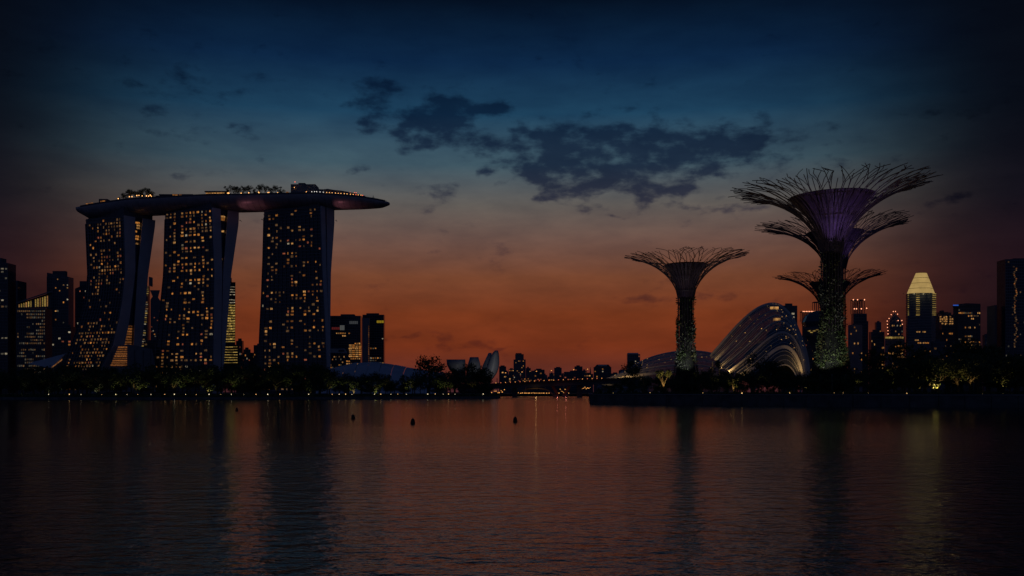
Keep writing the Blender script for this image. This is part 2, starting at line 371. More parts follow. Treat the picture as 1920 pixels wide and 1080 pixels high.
# ------------------------------------------------------------------ the hotel: three splayed towers
def tower(label, Yc, ztop, tabs, floors, cols, litf, litgap, cotn=.5, backoff=22, mix=(6, 4, 1.8, .5, 4, 3, 2)):
    """tabs: image columns of facade left edge, facade right edge, end wall, rear end wall at image rows; read into real points at the tower's own distance"""
    xa, xb, xc, xd, xe = tabs
    root = thing('hotel_tower', label, 'tower', (GX(xb[-1][1], Yc), Yc, 1.6), 'three towers of the hotel')
    def pts(z):
        y = HORIZON - (z - EYE) * F / Yc
        b, c, d, e, a = (interp(q, y) for q in (xb, xc, xd, xe, xa))
        f = lambda px, Y: Vector((GX(px, Y), Y, z))
        return f(a, Yc + backoff), f(b, Yc), f(c, Yc + (c - b) * cotn), f(d, Yc + (d - b) * cotn), f(e, Yc + (e - b) * cotn)
    zs = [lerp(1.6, ztop, i / 26) for i in range(27)]
    front, rear, ew1, ew2, gap = [], [], [], [], []
    for z in zs:
        A, B, Cc, D, Ee = pts(z); th = Cc - B; lg = A - B
        n = Vector((th.y, -th.x, 0)).normalized()          # outward normal of the end wall
        front.append([A, B, Cc, A + th]); rear.append([D + lg, D, Ee, Ee + lg])
        ew1.append([B + n * .02 - th * .02, B + n * .7 - th * .02, Cc + n * .7, Cc + n * .02]); ew2.append([D + n * .02, D + n * .7, Ee + n * .7, Ee + n * .02])
        gi = lg.normalized() * 2.5
        gap.append([Cc + gi, D + gi, D + gi * 2, Cc + gi * 2])
    m = MB(); m.loft(front); fs = m.build('front_slab', glass_d, root); WALLS[root.name] = fs
    m = MB(); m.loft(rear); m.build('rear_slab', glass_d, root)
    m = MB(); m.loft(ew1); m.build('end_wall', pale, root)
    m = MB(); m.loft(ew2); m.build('end_wall', pale, root)
    m = MB(); m.loft(gap); gg = m.build('gap_glazing', glass_b, root)
    def face(u, z):
        A, B = pts(z)[:2]; return A.lerp(B, u)
    def fnorm(z):
        A, B = pts(z)[:2]; d = B - A; return Vector((d.y, -d.x, 0)).normalized(), math.atan2(d.y, d.x), d.length
    fh = (ztop - 6) / floors
    led = MB()
    for k in range(floors + 1):                            # balcony ledge of every floor
        z = 4 + k * fh; n, r, L = fnorm(z); a = face(0, z); c = face(1, z)
        led.loft([[p, p + n * .75, p + n * .75 + Vector((0, 0, .55)), p + Vector((0, 0, .55))] for p in (a, c)])
    kind(led.build('floor_ledges', ledge_m, fs), 'stuff')
    fin = MB()
    for i in range(cols + 1):
        u = i / cols; sec = []
        for k in range(0, floors + 1, 3):
            z = 4 + k * fh; n, r, L = fnorm(z); p = face(u, z); t = Vector((math.cos(r), math.sin(r), 0)) * .16
            sec.append([p - t, p + n * .95 - t, p + n * .95 + t, p + t])
        fin.loft(sec)
    kind(fin.build('facade_fins', ledge_m, fs), 'stuff')
    rowp = [random.choice((.35, .7, 1, 1.1, 1.5)) for _ in range(floors)]
    colp = [random.choice((.5, .8, 1, 1.2, 1.4)) for _ in range(cols)]
    cnt = 0
    for k in range(floors):
        for i in range(cols):
            u = (i + .5) / cols; z = 4 + k * fh + .55 + (fh - .55) / 2
            y = HORIZON - (z - EYE) * F / Yc
            if rnd() > litf(u, y) * rowp[k] * colp[i] or cnt > 298: continue
            n, r, L = fnorm(z); p = face(u, z) + n * .12
            wd = L / cols * random.choice((.22, .34, .42, .5, .58)) * ru(.85, 1.1); off = Vector((math.cos(r), math.sin(r), 0)) * ru(-.08, .08) * L / cols
            mt = random.choices(W_WARM + W_DIM[:1] + W_MID, mix)[0]
            window(root, p.x + off.x, p.y + off.y, p.z, wd, (fh - .55) * ru(.5, .8), mt, r, .3); cnt += 1
    for (yy, lo, hi, mt) in litgap:                        # lit floors behind the glazed gap
        z = GZ(yy, Yc); A, B, Cc, D, Ee = pts(z); lg = (A - B).normalized(); d = D - Cc
        r = math.atan2(d.y, d.x); n = Vector((d.y, -d.x, 0)).normalized()
        p = Cc.lerp(D, (lo + hi) / 2) + lg * 2.5 + n * .25
        window(gg, p.x, p.y, p.z, d.length * (hi - lo), 1.7, mt, r, .3)
    # recessed crown storey that carries the roof park
    A, B, Cc, D, Ee = pts(ztop); lg = (A - B); m = MB()
    quad = [A, B, Ee, Ee + lg]; cen = sum(quad, Vector()) / 4
    m.hexa([tuple((cen + (p - cen) * .93).xy) for p in quad], ztop + .003, ztop + 9); m.build('crown_storey', conc_d, root)
    return root, pts
amber = W_WARM[0]; goldw = W_WARM[1]
t1, p1 = tower('leftmost hotel tower, its curved leg sweeping out to the left at the base', 1015, 178,
  ([(395, 161), (414, 161), (510, 165), (560, 161), (620, 143), (660, 128), (740, 100)], [(395, 232), (510, 235), (560, 230), (600, 223), (650, 211), (680, 195), (740, 172)],
   [(395, 253), (510, 253), (600, 242), (650, 232), (680, 218), (740, 196)], [(395, 268), (450, 263), (510, 257.5), (600, 252), (650, 250), (740, 248)], [(395, 291), (415, 290), (510, 277), (600, 270), (645, 265), (740, 262)]),
  52, 14, lambda u, y: .40 if y < 423 and u > .3 else (.40 if y < 535 else (.10 if y < 598 else .46)) * (1.0 if u > .05 else 0),
  [(413, .1, .9, amber), (418, .5, .95, goldw), (423, .5, .95, goldw), (430, .3, .6, amber), (439, .4, .95, amber), (444, .3, .9, amber), (453, .5, .95, goldw)] +
  [(610 + 5 * i, .1, .95, W_ORG[0]) for i in range(8)], mix=(1.8, 1.4, 1, .3, 6, 7, 6))
t2, p2 = tower('middle hotel tower, the most brightly lit, its facade dotted with orange windows', 1005, 184,
  ([(390, 310), (510, 307), (580, 300), (650, 293), (740, 286)], [(390, 397), (510, 402), (670, 400), (740, 399)], [(390, 413), (510, 416), (670, 414), (740, 413)],
   [(390, 427), (430, 424), (510, 418), (600, 416), (740, 414.5)], [(390, 447), (410, 447), (510, 433), (600, 426), (670, 420), (740, 417)]),
  56, 12, lambda u, y: (.54 if y < 440 else (.41 if y < 520 else (.38 if y < 600 else .37))) * (1.0 if u > .08 else .25),
  [(402, .1, .95, goldw), (405, .3, .95, amber), (408, .3, .9, amber), (425, .2, .4, amber), (430, .5, .95, goldw), (483, .4, .95, amber), (497, .4, .9, amber)])
t3, p3 = tower('rightmost hotel tower, seen almost square on, thinly lit windows', 995, 184,
  ([(390, 495), (480, 493), (560, 490), (620, 487), (740, 482)], [(390, 601), (500, 604), (600, 609), (680, 612), (740, 613)], [(390, 609), (500, 611), (600, 615), (680, 617.5), (740, 618)],
   [(390, 612), (500, 612.5), (600, 615.6), (740, 618.2)], [(390, 626), (415, 626), (510, 619.5), (600, 618.5), (740, 619)]),
  56, 15, lambda u, y: (.16 if y < 425 else (.33 if y < 590 else .36)) * (1.0 if u > .06 else .2), [(408, .2, .8, amber), (416, .3, .8, amber), (450, .2, .7, amber)], .7, mix=(3, 2, 1.5, .3, 6, 6, 5))
# lit glass podium at the foot of the left tower
pod = thing('podium', 'low podium with orange lit glass at the foot of the leftmost tower', 'building', (GX(250, 1000), 1000, 1.6))
m = MB(); sec = lambda pts, y0: [P(x, y, y0) for x, y in pts]
prof = [(186, 735), (219, 650), (240, 645), (285, 655), (292, 690), (292, 735)]
m.loft([sec(prof, 1004), sec(prof, 1012)]); m.build('shell', conc, pod)
for j in range(9):
    y = 651 + j * 4.2; x0 = 221 - (y - 650) * .42; o = window(pod, GX((x0 + 239) / 2, 1003.7), 1003.7, GZ(y, 1003.7), GX(239, 1003) - GX(x0 + 2, 1003), 1.25, W_ORG[0], 0, .4)
for x in (252, 268, 282):
    m = MB(); m.box(GX(x, 1003.6), GX(x + .8, 1003.6), 1003.3, 1003.98, 2, GZ(656, 1003)); m.build('mullion', conc_d, pod)

# ------------------------------------------------------------------ the roof park: a long ship shaped deck across the three towers
park = thing('sky_park', 'long ship shaped roof park lying across the three hotel towers', 'roof park', (GX(440, 1025), 1025, 184))
def pk(s):      # s: image column along the deck -> centre point, half width, deck height, hull depth
    Y = interp([(153, 1042), (300, 1036), (450, 1027), (600, 1014), (730, 1000)], s)
    wd = 25 * math.sqrt(max(0.0, 1 - abs((s - 425) / 306) ** 3.2)) ** .9
    zd = interp([(150, 187), (190, 189.5), (260, 193.5), (400, 195.5), (600, 194.5), (680, 190.5), (732, 186.5)], s)
    dp = interp([(150, 2.0), (170, 9.5), (200, 12), (400, 11.5), (600, 11), (680, 7.5), (715, 4.5), (731, .6)], s)
    return Vector((GX(s, Y), Y, zd)), max(wd, .4), dp
def pdeck(s, v, h=0):   # point on the deck, v in -1 (front, towards the water) .. 1
    c, wd, dp = pk(s); return c + Vector((0, v * wd, h))
secs = []
ss = [153.5, 155, 158, 163, 170, 180] + list(range(195, 680, 15)) + [690, 700, 710, 718, 724, 728, 730.5]
for s_ in ss:
    c, wd, dp = pk(s_); sec = [c + Vector((0, -wd, 1.1)), c + Vector((0, -wd, 0))]
    for q in range(1, 12):
        t = math.pi * q / 12; sec.append(c + Vector((0, -wd * math.cos(t), -dp * math.sin(t) ** .8)))
    sec += [c + Vector((0, wd, 0)), c + Vector((0, wd, 1.1))]
    secs.append(sec)
m = MB(); m.loft(secs); m.build('hull', hull_m, park, True)
m = MB()
m.loft([[pdeck(s_, -1.003, .2), pdeck(s_, -1.01, 1.9), pdeck(s_, -.985, 1.9), pdeck(s_, -.985, .2)] for s_ in ss[3:-2]]); m.build('parapet', conc_d, park)
m = MB()
for s_ in range(165, 725, 11):
    c, wd, dp = pk(s_); m.loft([[c + Vector((dx, -wd * math.cos(math.pi * q / 12) * 1.004, -dp * math.sin(math.pi * q / 12) ** .8 * 1.01 - .02)) for q in range(1, 11)] for dx in (-.12, .12)], closed=False)
kind(m.build('panel_seams', conc_d, park), 'stuff')
# structures standing on the deck
def deck_box(name, s0, s1, v0, v1, h0, h1, mt, bev=.0):
    m = MB(); a = pdeck(s0, v0); b_ = pdeck(s1, v1); z = min(pk(s0)[0].z, pk(s1)[0].z)
    m.box(a.x, b_.x, a.y, b_.y, z + h0, z + h1); return m.build(name, mt, park)
deck_box('plant_room', 553, 597, -.8, .1, 1.11, 11.2, conc)
deck_box('plant_room_roof', 566, 578, -.7, -.2, 11.203, 12.6, conc_d)
deck_box('pavilion', 398, 434, -.85, -.3, 1.11, 4.6, conc_d)
deck_box('pavilion_roof', 396, 436, -.9, -.25, 4.603, 5.6, conc_d)
deck_box('deck_bar', 305, 392, -.85, -.3, 1.11, 3.6, conc_d)
deck_box('deck_bar_roof', 312, 372, -.9, -.25, 3.603, 4.6, conc)
deck_box('stern_pavilion', 198, 213, -.85, .2, 1.11, 6.0, conc_d)
m = MB(); prof = []                                                     # curved restaurant towards the bow
for s_, h in ((598, 5.0), (612, 5.0), (620, 5.8), (630, 5.2), (645, 5.0), (660, 4.2), (675, 3.2), (688, 2.0)):
    h += 1.2; a = pdeck(s_, -.82, .9); c = pdeck(s_, .5, .9); prof.append([a, a + Vector((0, 2, h - .8)), c + Vector((0, -2, h - .8)), c])
m.loft(prof); m.build('restaurant', conc_d, park)
deck_box('mast', 699.4, 700.2, -.02, .02, 1.11, 6.5, steel_g); deck_box('mast_arm', 697.5, 702.5, -.015, .025, 4.6, 4.9, steel_g)
m = MB()
for s_ in [702 + 2.2 * i for i in range(12)]:
    p = pdeck(s_, -.9, 1.1); m.box(p.x - .1, p.x + .1, p.y - .1, p.y + .1, p.z, p.z + 1.3)
m.build('bow_railing', steel_g, park)
lamp_o = emit('deck_lamp_light', (1, .46, .14), 2.4); lamp_w = emit('deck_lamp_white', (.9, .85, .8), 1.6); lamp_r = emit('deck_lamp_red', (1, .16, .08), 2.0)
bm_ = MB(); bm_.ball((0, 0, 0), 1, 6); BALL = {}
def ball_mesh(mt):
    if mt.name not in BALL: BALL[mt.name] = bm_.mesh('lamp', mt, True)
    return BALL[mt.name]
def deck_lamp(s_, v, h, mt, r=.42):
    p = pdeck(s_, v, h + 1.3); put('deck_lamp', ball_mesh(mt), park, p, (0, 0, 0), (r, r, r))
for s_ in (236, 257, 262, 271, 275, 281, 289, 293, 296, 298): deck_lamp(s_, -.9, ru(1.6, 3), lamp_o, ru(.35, .6))
for s_ in (439, 462, 476, 494, 511, 529, 437, 495, 513): deck_lamp(s_, -.8, ru(1.4, 2.6), lamp_o, ru(.4, .75))
for s_, mt in ((582, lamp_o), (592, lamp_w), (597, lamp_w), (601, lamp_w), (607, lamp_w), (613, lamp_w), (619, lamp_o), (624, lamp_o), (629, lamp_o), (635, lamp_o), (640, lamp_o), (645, lamp_o), (651, lamp_o), (656, lamp_o), (662, lamp_o), (667, lamp_o), (672, lamp_r), (676, lamp_o), (681, lamp_o), (684, lamp_r)):
    deck_lamp(s_, -.86, 1.7, mt, .36)
for s_ in (632, 638, 655, 660, 668, 671): deck_lamp(s_, -.62, 4.4, lamp_r if s_ > 650 else lamp_o, .3)
deck_lamp(561, -.82, 11.7, lamp_r, .4); deck_lamp(560, -.83, 6.2, lamp_o, .35)
for s_, ht in ((176, .5), (181, .5), (186, .5), (205, 1.0), (209, 1.0), (345, .6), (352, .6), (340, 1.8), (548, .8)):
    p = pdeck(s_, -.9, 2.6); window(park, p.x, p.y - .8, p.z, 2.4, ht, amber, 0, .3)
for s_ in (400, 405, 410, 415, 420, 425, 430): 
    p = pdeck(s_, -.85, 1.9); window(park, p.x, p.y - .3, p.z + 1.4, 2.3, .7, goldw, 0, .3)
# rose floodlights bracketed to the towers that graze the hull
for root, px, py, Y, tgt, pw in ((t2, 450, 412, 1004, 482, 900), (t3, 491, 410, 994, 470, 500), (t3, 630, 412, 994, 655, 1000)):
    p = P(px, py, Y); m = MB(); m.box(p.x - .5, p.x + .5, p.y - .4, p.y + .4, p.z - .9, p.z - .3); m.box(p.x - .15, p.x + .15, p.y, p.y + 6, p.z - .8, p.z - .5); fo = m.build('floodlight', steel_g, root)
    light('flood_glow', p, (1, .34, .40), pw, fo, .3, 'SPOT', pdeck(tgt, -.6, -4), 95)
# ------------------------------------------------------------------ super trees: planted steel trunks with flaring rod canopies
def supertree(label, px, Y, base_z, z0, z1, R, r_tr, r_base, rods, tilt, skin_top, planting, purple, seed):
    random.seed(seed)
    cx, cy = GX(px, Y), Y
    root = thing('supertree', label, 'supertree', (cx, cy, base_z), 'planted steel supertrees')
    c0 = Vector((cx, cy, 0))
    Tm = math.radians(80)
    def trump(t, a, kr=1.0):      # point of the flare: t 0 trunk .. 1 rim
        th = Tm * t
        r = r_tr + (R - r_tr) * ((1 - math.cos(th)) / (1 - math.cos(Tm))) ** .92 * kr
        z = z0 + (z1 - z0) * (math.sin(th) / math.sin(Tm))
        z += (tilt[0] * math.cos(a) + tilt[1] * math.sin(a)) * t * t
        return c0 + Vector((r * math.cos(a), r * math.sin(a), z))
    # trunk core, flaring a little at the foot
    m = MB(); hz = [(lerp(r_base, r_tr * .8, smooth(min(1, i / 7)) if i < 8 else 1), lerp(base_z, z0 + 1.5, i / 14)) for i in range(15)]
    m.lathe(hz, (cx, cy, 0), 22); m.build('trunk', bark2, root, True)
    def trad(z): return interp([(zz, rr) for rr, zz in hz], z)
    # vertical steel rods caging the trunk
    for i in range(rods // 2):
        a = 2 * math.pi * i / (rods // 2); m = MB()
        pts = []
        for k in range(13):
            z = lerp(base_z + (z0 - base_z) * .45, z0, k / 12); r = max(trad(z) + .25, r_tr * .96)
            pts.append(c0 + Vector((r * math.cos(a), r * math.sin(a), z)))
        m.tube(pts, .085, 4); m.build('trunk_rod', steel, root)
    # canopy branches: each main rod forks twice and throws short spurs
    for i in range(rods):
        a = 2 * math.pi * (i + ru(-.15, .15)) / rods; da = 2 * math.pi / rods; m = MB()
        rr = R * .0033 + .035
        def run(t0, a0, t1, a1, r, wig=.0):
            n = max(2, int((t1 - t0) * 9)); pts = []
            for k in range(n + 1):
                q = k / n; aa = lerp(a0, a1, q) + (wig * math.sin(q * math.pi) if wig else 0)
                pts.append(trump(lerp(t0, t1, q), aa))
            m.tube(pts, r, 4)
        ta = ru(.30, .44); a1 = a + ru(-.12, .12) * da; run(0, a, ta, a1, rr)
        for sg in (-1, 1):
            tb = ta + ru(.13, .24); ab = a1 + sg * da * ru(.2, .6); run(ta, a1, tb, ab, rr * .9)
            tc = min(.93, tb + ru(.12, .22)); ac = ab - sg * da * ru(-.35, .5); run(tb, ab, tc, ac, rr * .85)
            if rnd() < .7:                                      # side spur that leans over to the neighbour rod
                td = tb + ru(.08, .17); ad = ab + sg * da * ru(.4, 1.0); run(tb, ab, td, ad, rr * .75)
                if rnd() < .6: run(td, ad, min(1.02, td + ru(.08, .2)), ad + ru(-.6, .6) * da, rr * .72)
            for sg2 in (-1, 1):
                te = min(1.03, max(.93, tc + ru(.05, .16))); ae = ac + sg2 * da * ru(.2, .85); run(tc, ac, te, ae, rr * .75)
                if rnd() < .6: run(te, ae, min(1.05, te + ru(.04, .12)), ae + ru(-.8, .8) * da, rr * .7)
        m.build('branch', steel, root)
    # rings tying the rods
    for tt in (.12, .30, .46):
        m = MB(); k = 36; m.tube([trump(tt, 2 * math.pi * q / k) for q in range(k + 1)], .07, 4); m.build('ring', steel, root)
    # inner funnel skin
    kk = 28
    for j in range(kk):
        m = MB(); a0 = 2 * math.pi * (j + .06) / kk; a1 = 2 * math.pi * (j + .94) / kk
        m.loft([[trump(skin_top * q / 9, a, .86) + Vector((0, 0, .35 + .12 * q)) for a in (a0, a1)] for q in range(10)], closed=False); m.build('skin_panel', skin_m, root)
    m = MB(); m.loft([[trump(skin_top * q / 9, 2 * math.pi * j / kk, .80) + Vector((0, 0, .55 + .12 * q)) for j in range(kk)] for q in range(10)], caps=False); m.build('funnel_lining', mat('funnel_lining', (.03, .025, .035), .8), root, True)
    # living wall of ferns, bromeliads and creepers on the trunk
    m = MB(); hgt = planting[0]
    patches = [(ru(0, 2 * math.pi), ru(0, 1), ru(.08, .3), random.choice((0, 0, 1, 1, 2, 3, 3))) for _ in range(110)]
    for _ in range(planting[1]):
        pa, pz, ps, pm = random.choice(patches)
        a = pa + random.gauss(0, ps * 1.4); q = pz ** 1.35 + random.gauss(0, ps * .28)
        if q < 0 or q > 1 or (q > .75 and rnd() < .6): continue
        z = base_z + .3 + q * hgt; r = trad(z) + ru(.05, .55)
        p = c0 + Vector((r * math.cos(a), r * math.sin(a), z)); s_ = random.choice((.12, .2, .3, .45)) * ru(.7, 1.3)
        out = Vector((math.cos(a), math.sin(a), ru(-.2, .9))).normalized(); sd_ = out.cross(Vector((ru(-1, 1), ru(-1, 1), ru(-1, 1)))).normalized()
        m.quad(p - sd_ * s_ * .4, p + out * s_ * .8 - sd_ * s_ * .25, p + out * s_ * 1.4, p + out * s_ * .6 + sd_ * s_ * .35, pm)
    kind(m.build('wall_planting', [leaf, leaf2, leaf3, leaf4], root), 'stuff')
    if purple:
        fx = MB(); fx.lathe([(r_tr * .75, z0 - .4), (r_tr * .75, z0)], (cx, cy, 0), 12); fo = fx.build('collar', steel_g, root)
        for a in (-1.9, -1.25, -.6):
            p = c0 + Vector(((r_tr * 1.5) * math.cos(a), (r_tr * 1.5) * math.sin(a), z0 - 1.0)); light('uplight', p, (.48, .33, .95), purple, fo, .1, 'SPOT', trump(.42, a, .9), 60)
    return root
Y_A, Y_B, Y_C, Y_D = 229, 262, 300, 274
supertree('tallest and nearest supertree, its wide rod canopy above all the others', 1559, Y_A, 2.3, GZ(476, Y_A), GZ(350, Y_A), 21.8, 2.35, 4.0, 42, (.9, 0), .60, (34, 14000), 850, 1)
supertree('second supertree whose canopy spreads right under the tallest one', 1566, Y_B, 2.3, GZ(505, Y_B), GZ(419, Y_B), 19.2, 2.6, 3.4, 36, (.5, 0), .52, (28, 2500), 380, 2)
supertree('low supertree half hidden behind the trunk of the tallest one', 1556, Y_C, 2.3, GZ(585, Y_C), GZ(516, Y_C), 15.4, 2.4, 3.0, 32, (.2, 0), .50, (20, 800), 0, 3)
supertree('lone supertree standing left of the tall glass dome', 1286, Y_D, 2.3, GZ(560, Y_D), GZ(479, Y_D), 16.2, 2.15, 3.3, 34, (.2, 0), .50, (26, 9000), 0, 4)
random.seed(11)

# viewing tower with a glazed bulb, behind the tallest supertree
vt = thing('viewing_tower', 'dark flared tower with glazed bulb top left of the tallest supertree trunk', 'tower', (GX(1538, 340), 340, 2.3))
vx, vy = GX(1538, 340), 340
m = MB(); m.lathe([(2.0, 2.3), (2.0, GZ(670, 340)), (2.6, GZ(652, 340)), (4.6, GZ(632, 340)), (5.6, GZ(626, 340))], (vx, vy, 0), 20); m.build('stem', conc_d, vt, True)
m = MB(); m.lathe([(5.6, GZ(625.9, 340)), (5.8, GZ(618, 340)), (5.4, GZ(614, 340))], (vx, vy, 0), 20); m.build('lounge_floor', conc_d, vt)
for i in range(9):
    a = -math.pi / 2 - .95 + i * .16; window(vt, vx + 5.75 * math.cos(a), vy + 5.75 * math.sin(a), GZ(ru(619, 625), 340), ru(.5, 1.1), .22, W_YEL[0], a + math.pi / 2, .3)
m = MB(); m.lathe([(5.4, GZ(613.9, 340)), (5.9, GZ(604, 340)), (5.0, GZ(593, 340)), (3.2, GZ(586, 340)), (1.2, GZ(583, 340))], (vx, vy, 0), 9); m.build('bulb', glass_b, vt)
m = MB()
for i in range(9):
    a = 2 * math.pi * i / 9; m.tube([Vector((vx + r * math.cos(a), vy + r * math.sin(a), z)) for r, z in ((5.45, GZ(613.9, 340)), (5.95, GZ(604, 340)), (5.05, GZ(593, 340)), (3.2, GZ(585.8, 340)), (1.2, GZ(582.8, 340)))], .09, 4)
m.build('bulb_frame', steel_g, vt)

# ------------------------------------------------------------------ glass conservatories
gm = bpy.data.materials.new('dome_glass'); gm.use_nodes = True; t = gm.node_tree; t.nodes.clear()
o_ = t.nodes.new('ShaderNodeOutputMaterial'); mx = t.nodes.new('ShaderNodeMixShader'); tr = t.nodes.new('ShaderNodeBsdfTransparent'); pr = t.nodes.new('ShaderNodeBsdfPrincipled')
tr.inputs[0].default_value = (.72, .78, .80, 1); pr.inputs['Base Color'].default_value = (.13, .15, .18, 1); pr.inputs['Roughness'].default_value = .25
mx.inputs[0].default_value = .90; t.links.new(tr.outputs[0], mx.inputs[1]); t.links.new(pr.outputs[0], mx.inputs[2]); t.links.new(mx.outputs[0], o_.inputs[0])
def dome(root, ribs, depths, width, glow, nseg=30):
    """ribs: arches given at their own distance; glass bays are hung between neighbours, a little inside"""
    curves = [catmull([P(x, y, Y) for x, y in r], nseg) for r, Y in zip(ribs, depths)]
    for i, cv in enumerate(curves):
        m = MB(); w_ = width[i]
        m.loft([[p + Vector((0, -.6, 0)) + n1 * w_, p + Vector((0, .6, 0)) + n1 * w_, p + Vector((0, .6, 0)) - n1 * w_, p + Vector((0, -.6, 0)) - n1 * w_]
                for p, n1 in [(cv[k], (lambda d: Vector((-d.z, 0, d.x)).normalized())(cv[min(k + 1, nseg)] - cv[max(k - 1, 0)])) for k in range(nseg + 1)]])
        m.build('rib', rib_m, root)
    for i, (a, b_) in enumerate(zip(curves, curves[1:])):
        m = MB(); mu = MB()
        q = 4
        rows = []
        for k in range(nseg + 1):
            row = []
            for j in range(q + 1):
                p = a[k].lerp(b_[k], j / q); bul = math.sin(math.pi * j / q) * .8
                row.append(p + Vector((0, -bul, bul * .6)))
            rows.append(row)
        m.loft(rows, closed=False); gz = m.build('glazing', gm, root)
        for k in range(1, nseg, 1): mu.tube([p + Vector((0, -.08, .05)) for p in rows[k]], .11, 3)
        for j in range(1, q): fr = MB(); fr.tube([r[j] + Vector((0, -.1, .1)) for r in rows], .15, 4); fr.build('fine_rib', rib_m, gz)
        kind(mu.build('mullions', steel_g, gz), 'stuff')
    return curves
cf = thing('conservatory', 'tall leaning glass conservatory with pale arched ribs lit gold at the base', 'conservatory', (GX(1430, 600), 600, 2.3), 'glass conservatories')
ribsC = [[(1333, 669), (1360, 638), (1385, 610), (1410, 587), (1430, 575), (1448, 571), (1465, 576), (1485, 598), (1503, 640), (1512, 672), (1516, 712)],
 [(1340, 675), (1368, 648), (1393, 622), (1418, 599), (1438, 587), (1455, 582), (1472, 590), (1489, 610), (1505, 650), (1511, 680), (1514, 712)],
 [(1346, 682), (1376, 654), (1400, 630), (1424, 607), (1444, 595), (1459, 591), (1475, 599), (1490, 617), (1504, 652), (1510, 680), (1512, 712)],
 [(1353, 691), (1382, 666), (1406, 644), (1428, 622), (1447, 608), (1463, 603), (1478, 610), (1491, 626), (1503, 658), (1508, 684), (1510, 712)],
 [(1367, 698), (1394, 677), (1415, 659), (1434, 642), (1451, 630), (1467, 624), (1481, 630), (1492, 644), (1501, 666), (1505, 690), (1507, 712)],
 [(1395, 704), (1414, 690), (1430, 677), (1444, 664), (1457, 655), (1471, 651), (1482, 656), (1491, 668), (1498, 684), (1501, 698), (1503, 712)]]
ribsC.append([(1408, 735), (1420, 726), (1434, 716), (1446, 700), (1459, 688), (1471, 684), (1481, 688), (1489, 698), (1496, 712), (1500, 722), (1502, 735)])
dC = [650, 634, 620, 604, 586, 566, 562]
cvs = dome(cf, ribsC, dC, [1.3, .55, .55, .7, .95, 1.1, .3], True)
m = MB()
for x0, x1, yt, Y in ((1375, 1500, 640, 640), (1420, 1490, 610, 644), (1400, 1500, 668, 612)):
    n = 12
    m.loft([[P(lerp(x0, x1, k / n), lerp(712, yt, math.sin(math.pi * k / n) ** .7) + ru(-4, 4), Y + dy) for k in range(n + 1)] + [P(x1, 714, Y + dy), P(x0, 714, Y + dy)] for dy in (-4, 6)])
m.build('cloud_mountain', mat('interior_planting', (.03, .04, .02), .9, 0, .4, .3), cf)
lampY = emit('interior_lamp', (1, .52, .15), .8)
for _ in range(60):
    i = random.randrange(5); k = random.randrange(2, 28); q = rnd()
    p = cvs[i][k].lerp(cvs[i + 1][k], q) + Vector((0, -1.0, .7)); r = ru(.05, .17)
    put('interior_lamp', ball_mesh(lampY), cf, p, (0, 0, 0), (r * ru(1, 2.2), r, r))
for x, y, wd in ((1424, 642, 5.5), (1452, 600, 4), (1447, 579, 5)):
    p = P(x, y, 612); window(cf, p.x, p.y - 6, p.z, wd, 1.5, goldw, 0, .3)
fx = MB()
spots = [(1336, 676, 628, 900), (1349, 690, 606, 1200), (1362, 699, 586, 1400), (1382, 704, 566, 1500), (1508, 694, 560, 900), (1500, 694, 552, 600), (1470, 680, 575, 900)]
for x, y, Y, pw in spots: p = P(x, y, Y); fx.box(p.x - .3, p.x + .3, p.y - .3, p.y + .3, 2.3, p.z - .6)
fo = fx.build('floodlight_posts', steel_g, cf)
for x, y, Y, pw in spots: light('rib_floodlight', P(x, y, Y) + Vector((0, -2.5, 0)), (1, .58, .2), pw * 1.3, fo, .15, 'SPOT', P(x + (12 if x < 1450 else -8), y - 30, Y + 10), 110)
fd = thing('conservatory', 'long low glass conservatory behind the lone supertree', 'conservatory', (GX(1250, 720), 720, 2.3), 'glass conservatories')
ribsF = [[(1160, 712), (1175, 695), (1200, 679), (1235, 666), (1275, 659), (1310, 659), (1345, 666), (1375, 682), (1400, 712)],
 [(1146, 713), (1170, 697), (1200, 683), (1238, 671), (1278, 665), (1312, 665), (1346, 672), (1374, 688), (1396, 714)],
 [(1135, 714), (1163, 700), (1198, 688), (1238, 678), (1280, 673), (1314, 674), (1346, 681), (1372, 694), (1390, 716)],
 [(1126, 715), (1158, 704), (1196, 695), (1238, 687), (1282, 684), (1314, 685), (1344, 691), (1366, 701), (1384, 718)],
 [(1122, 718), (1155, 711), (1195, 704), (1240, 699), (1282, 697), (1314, 698), (1340, 702), (1360, 710), (1376, 720)]]
ribsF.append([(1118, 735), (1152, 735), (1195, 735), (1240, 735), (1282, 735), (1314, 735), (1340, 735), (1362, 735), (1380, 735)])
cvf = dome(fd, ribsF, [790, 768, 746, 724, 704, 701], [.7, .5, .5, .6, .8, .2], True)
for _ in range(60):
    i = random.randrange(4); k = random.randrange(1, 25); p = cvf[i][k].lerp(cvf[i + 1][k], rnd()) + Vector((0, -1.0, .7)); r = ru(.05, .17)
    put('interior_lamp', ball_mesh(lampY), fd, p, (0, 0, 0), (r * ru(1, 2), r, r))
fx = MB(); spots = [(1132, 714, 700, 900), (1150, 708, 700, 1500), (1180, 704, 700, 1100)]
for x, y, Y, pw in spots: p = P(x, y, Y); fx.box(p.x - .3, p.x + .3, p.y - 3.3, p.y - 2.7, 1.6, p.z - .6)
fo = fx.build('floodlight_posts', steel_g, fd)
for x, y, Y, pw in spots: light('rib_floodlight', P(x, y, Y) + Vector((0, -3, 0)), (1, .58, .2), pw * 1.1, fo, .15, 'SPOT', P(x + 14, y - 14, Y + 10), 120)
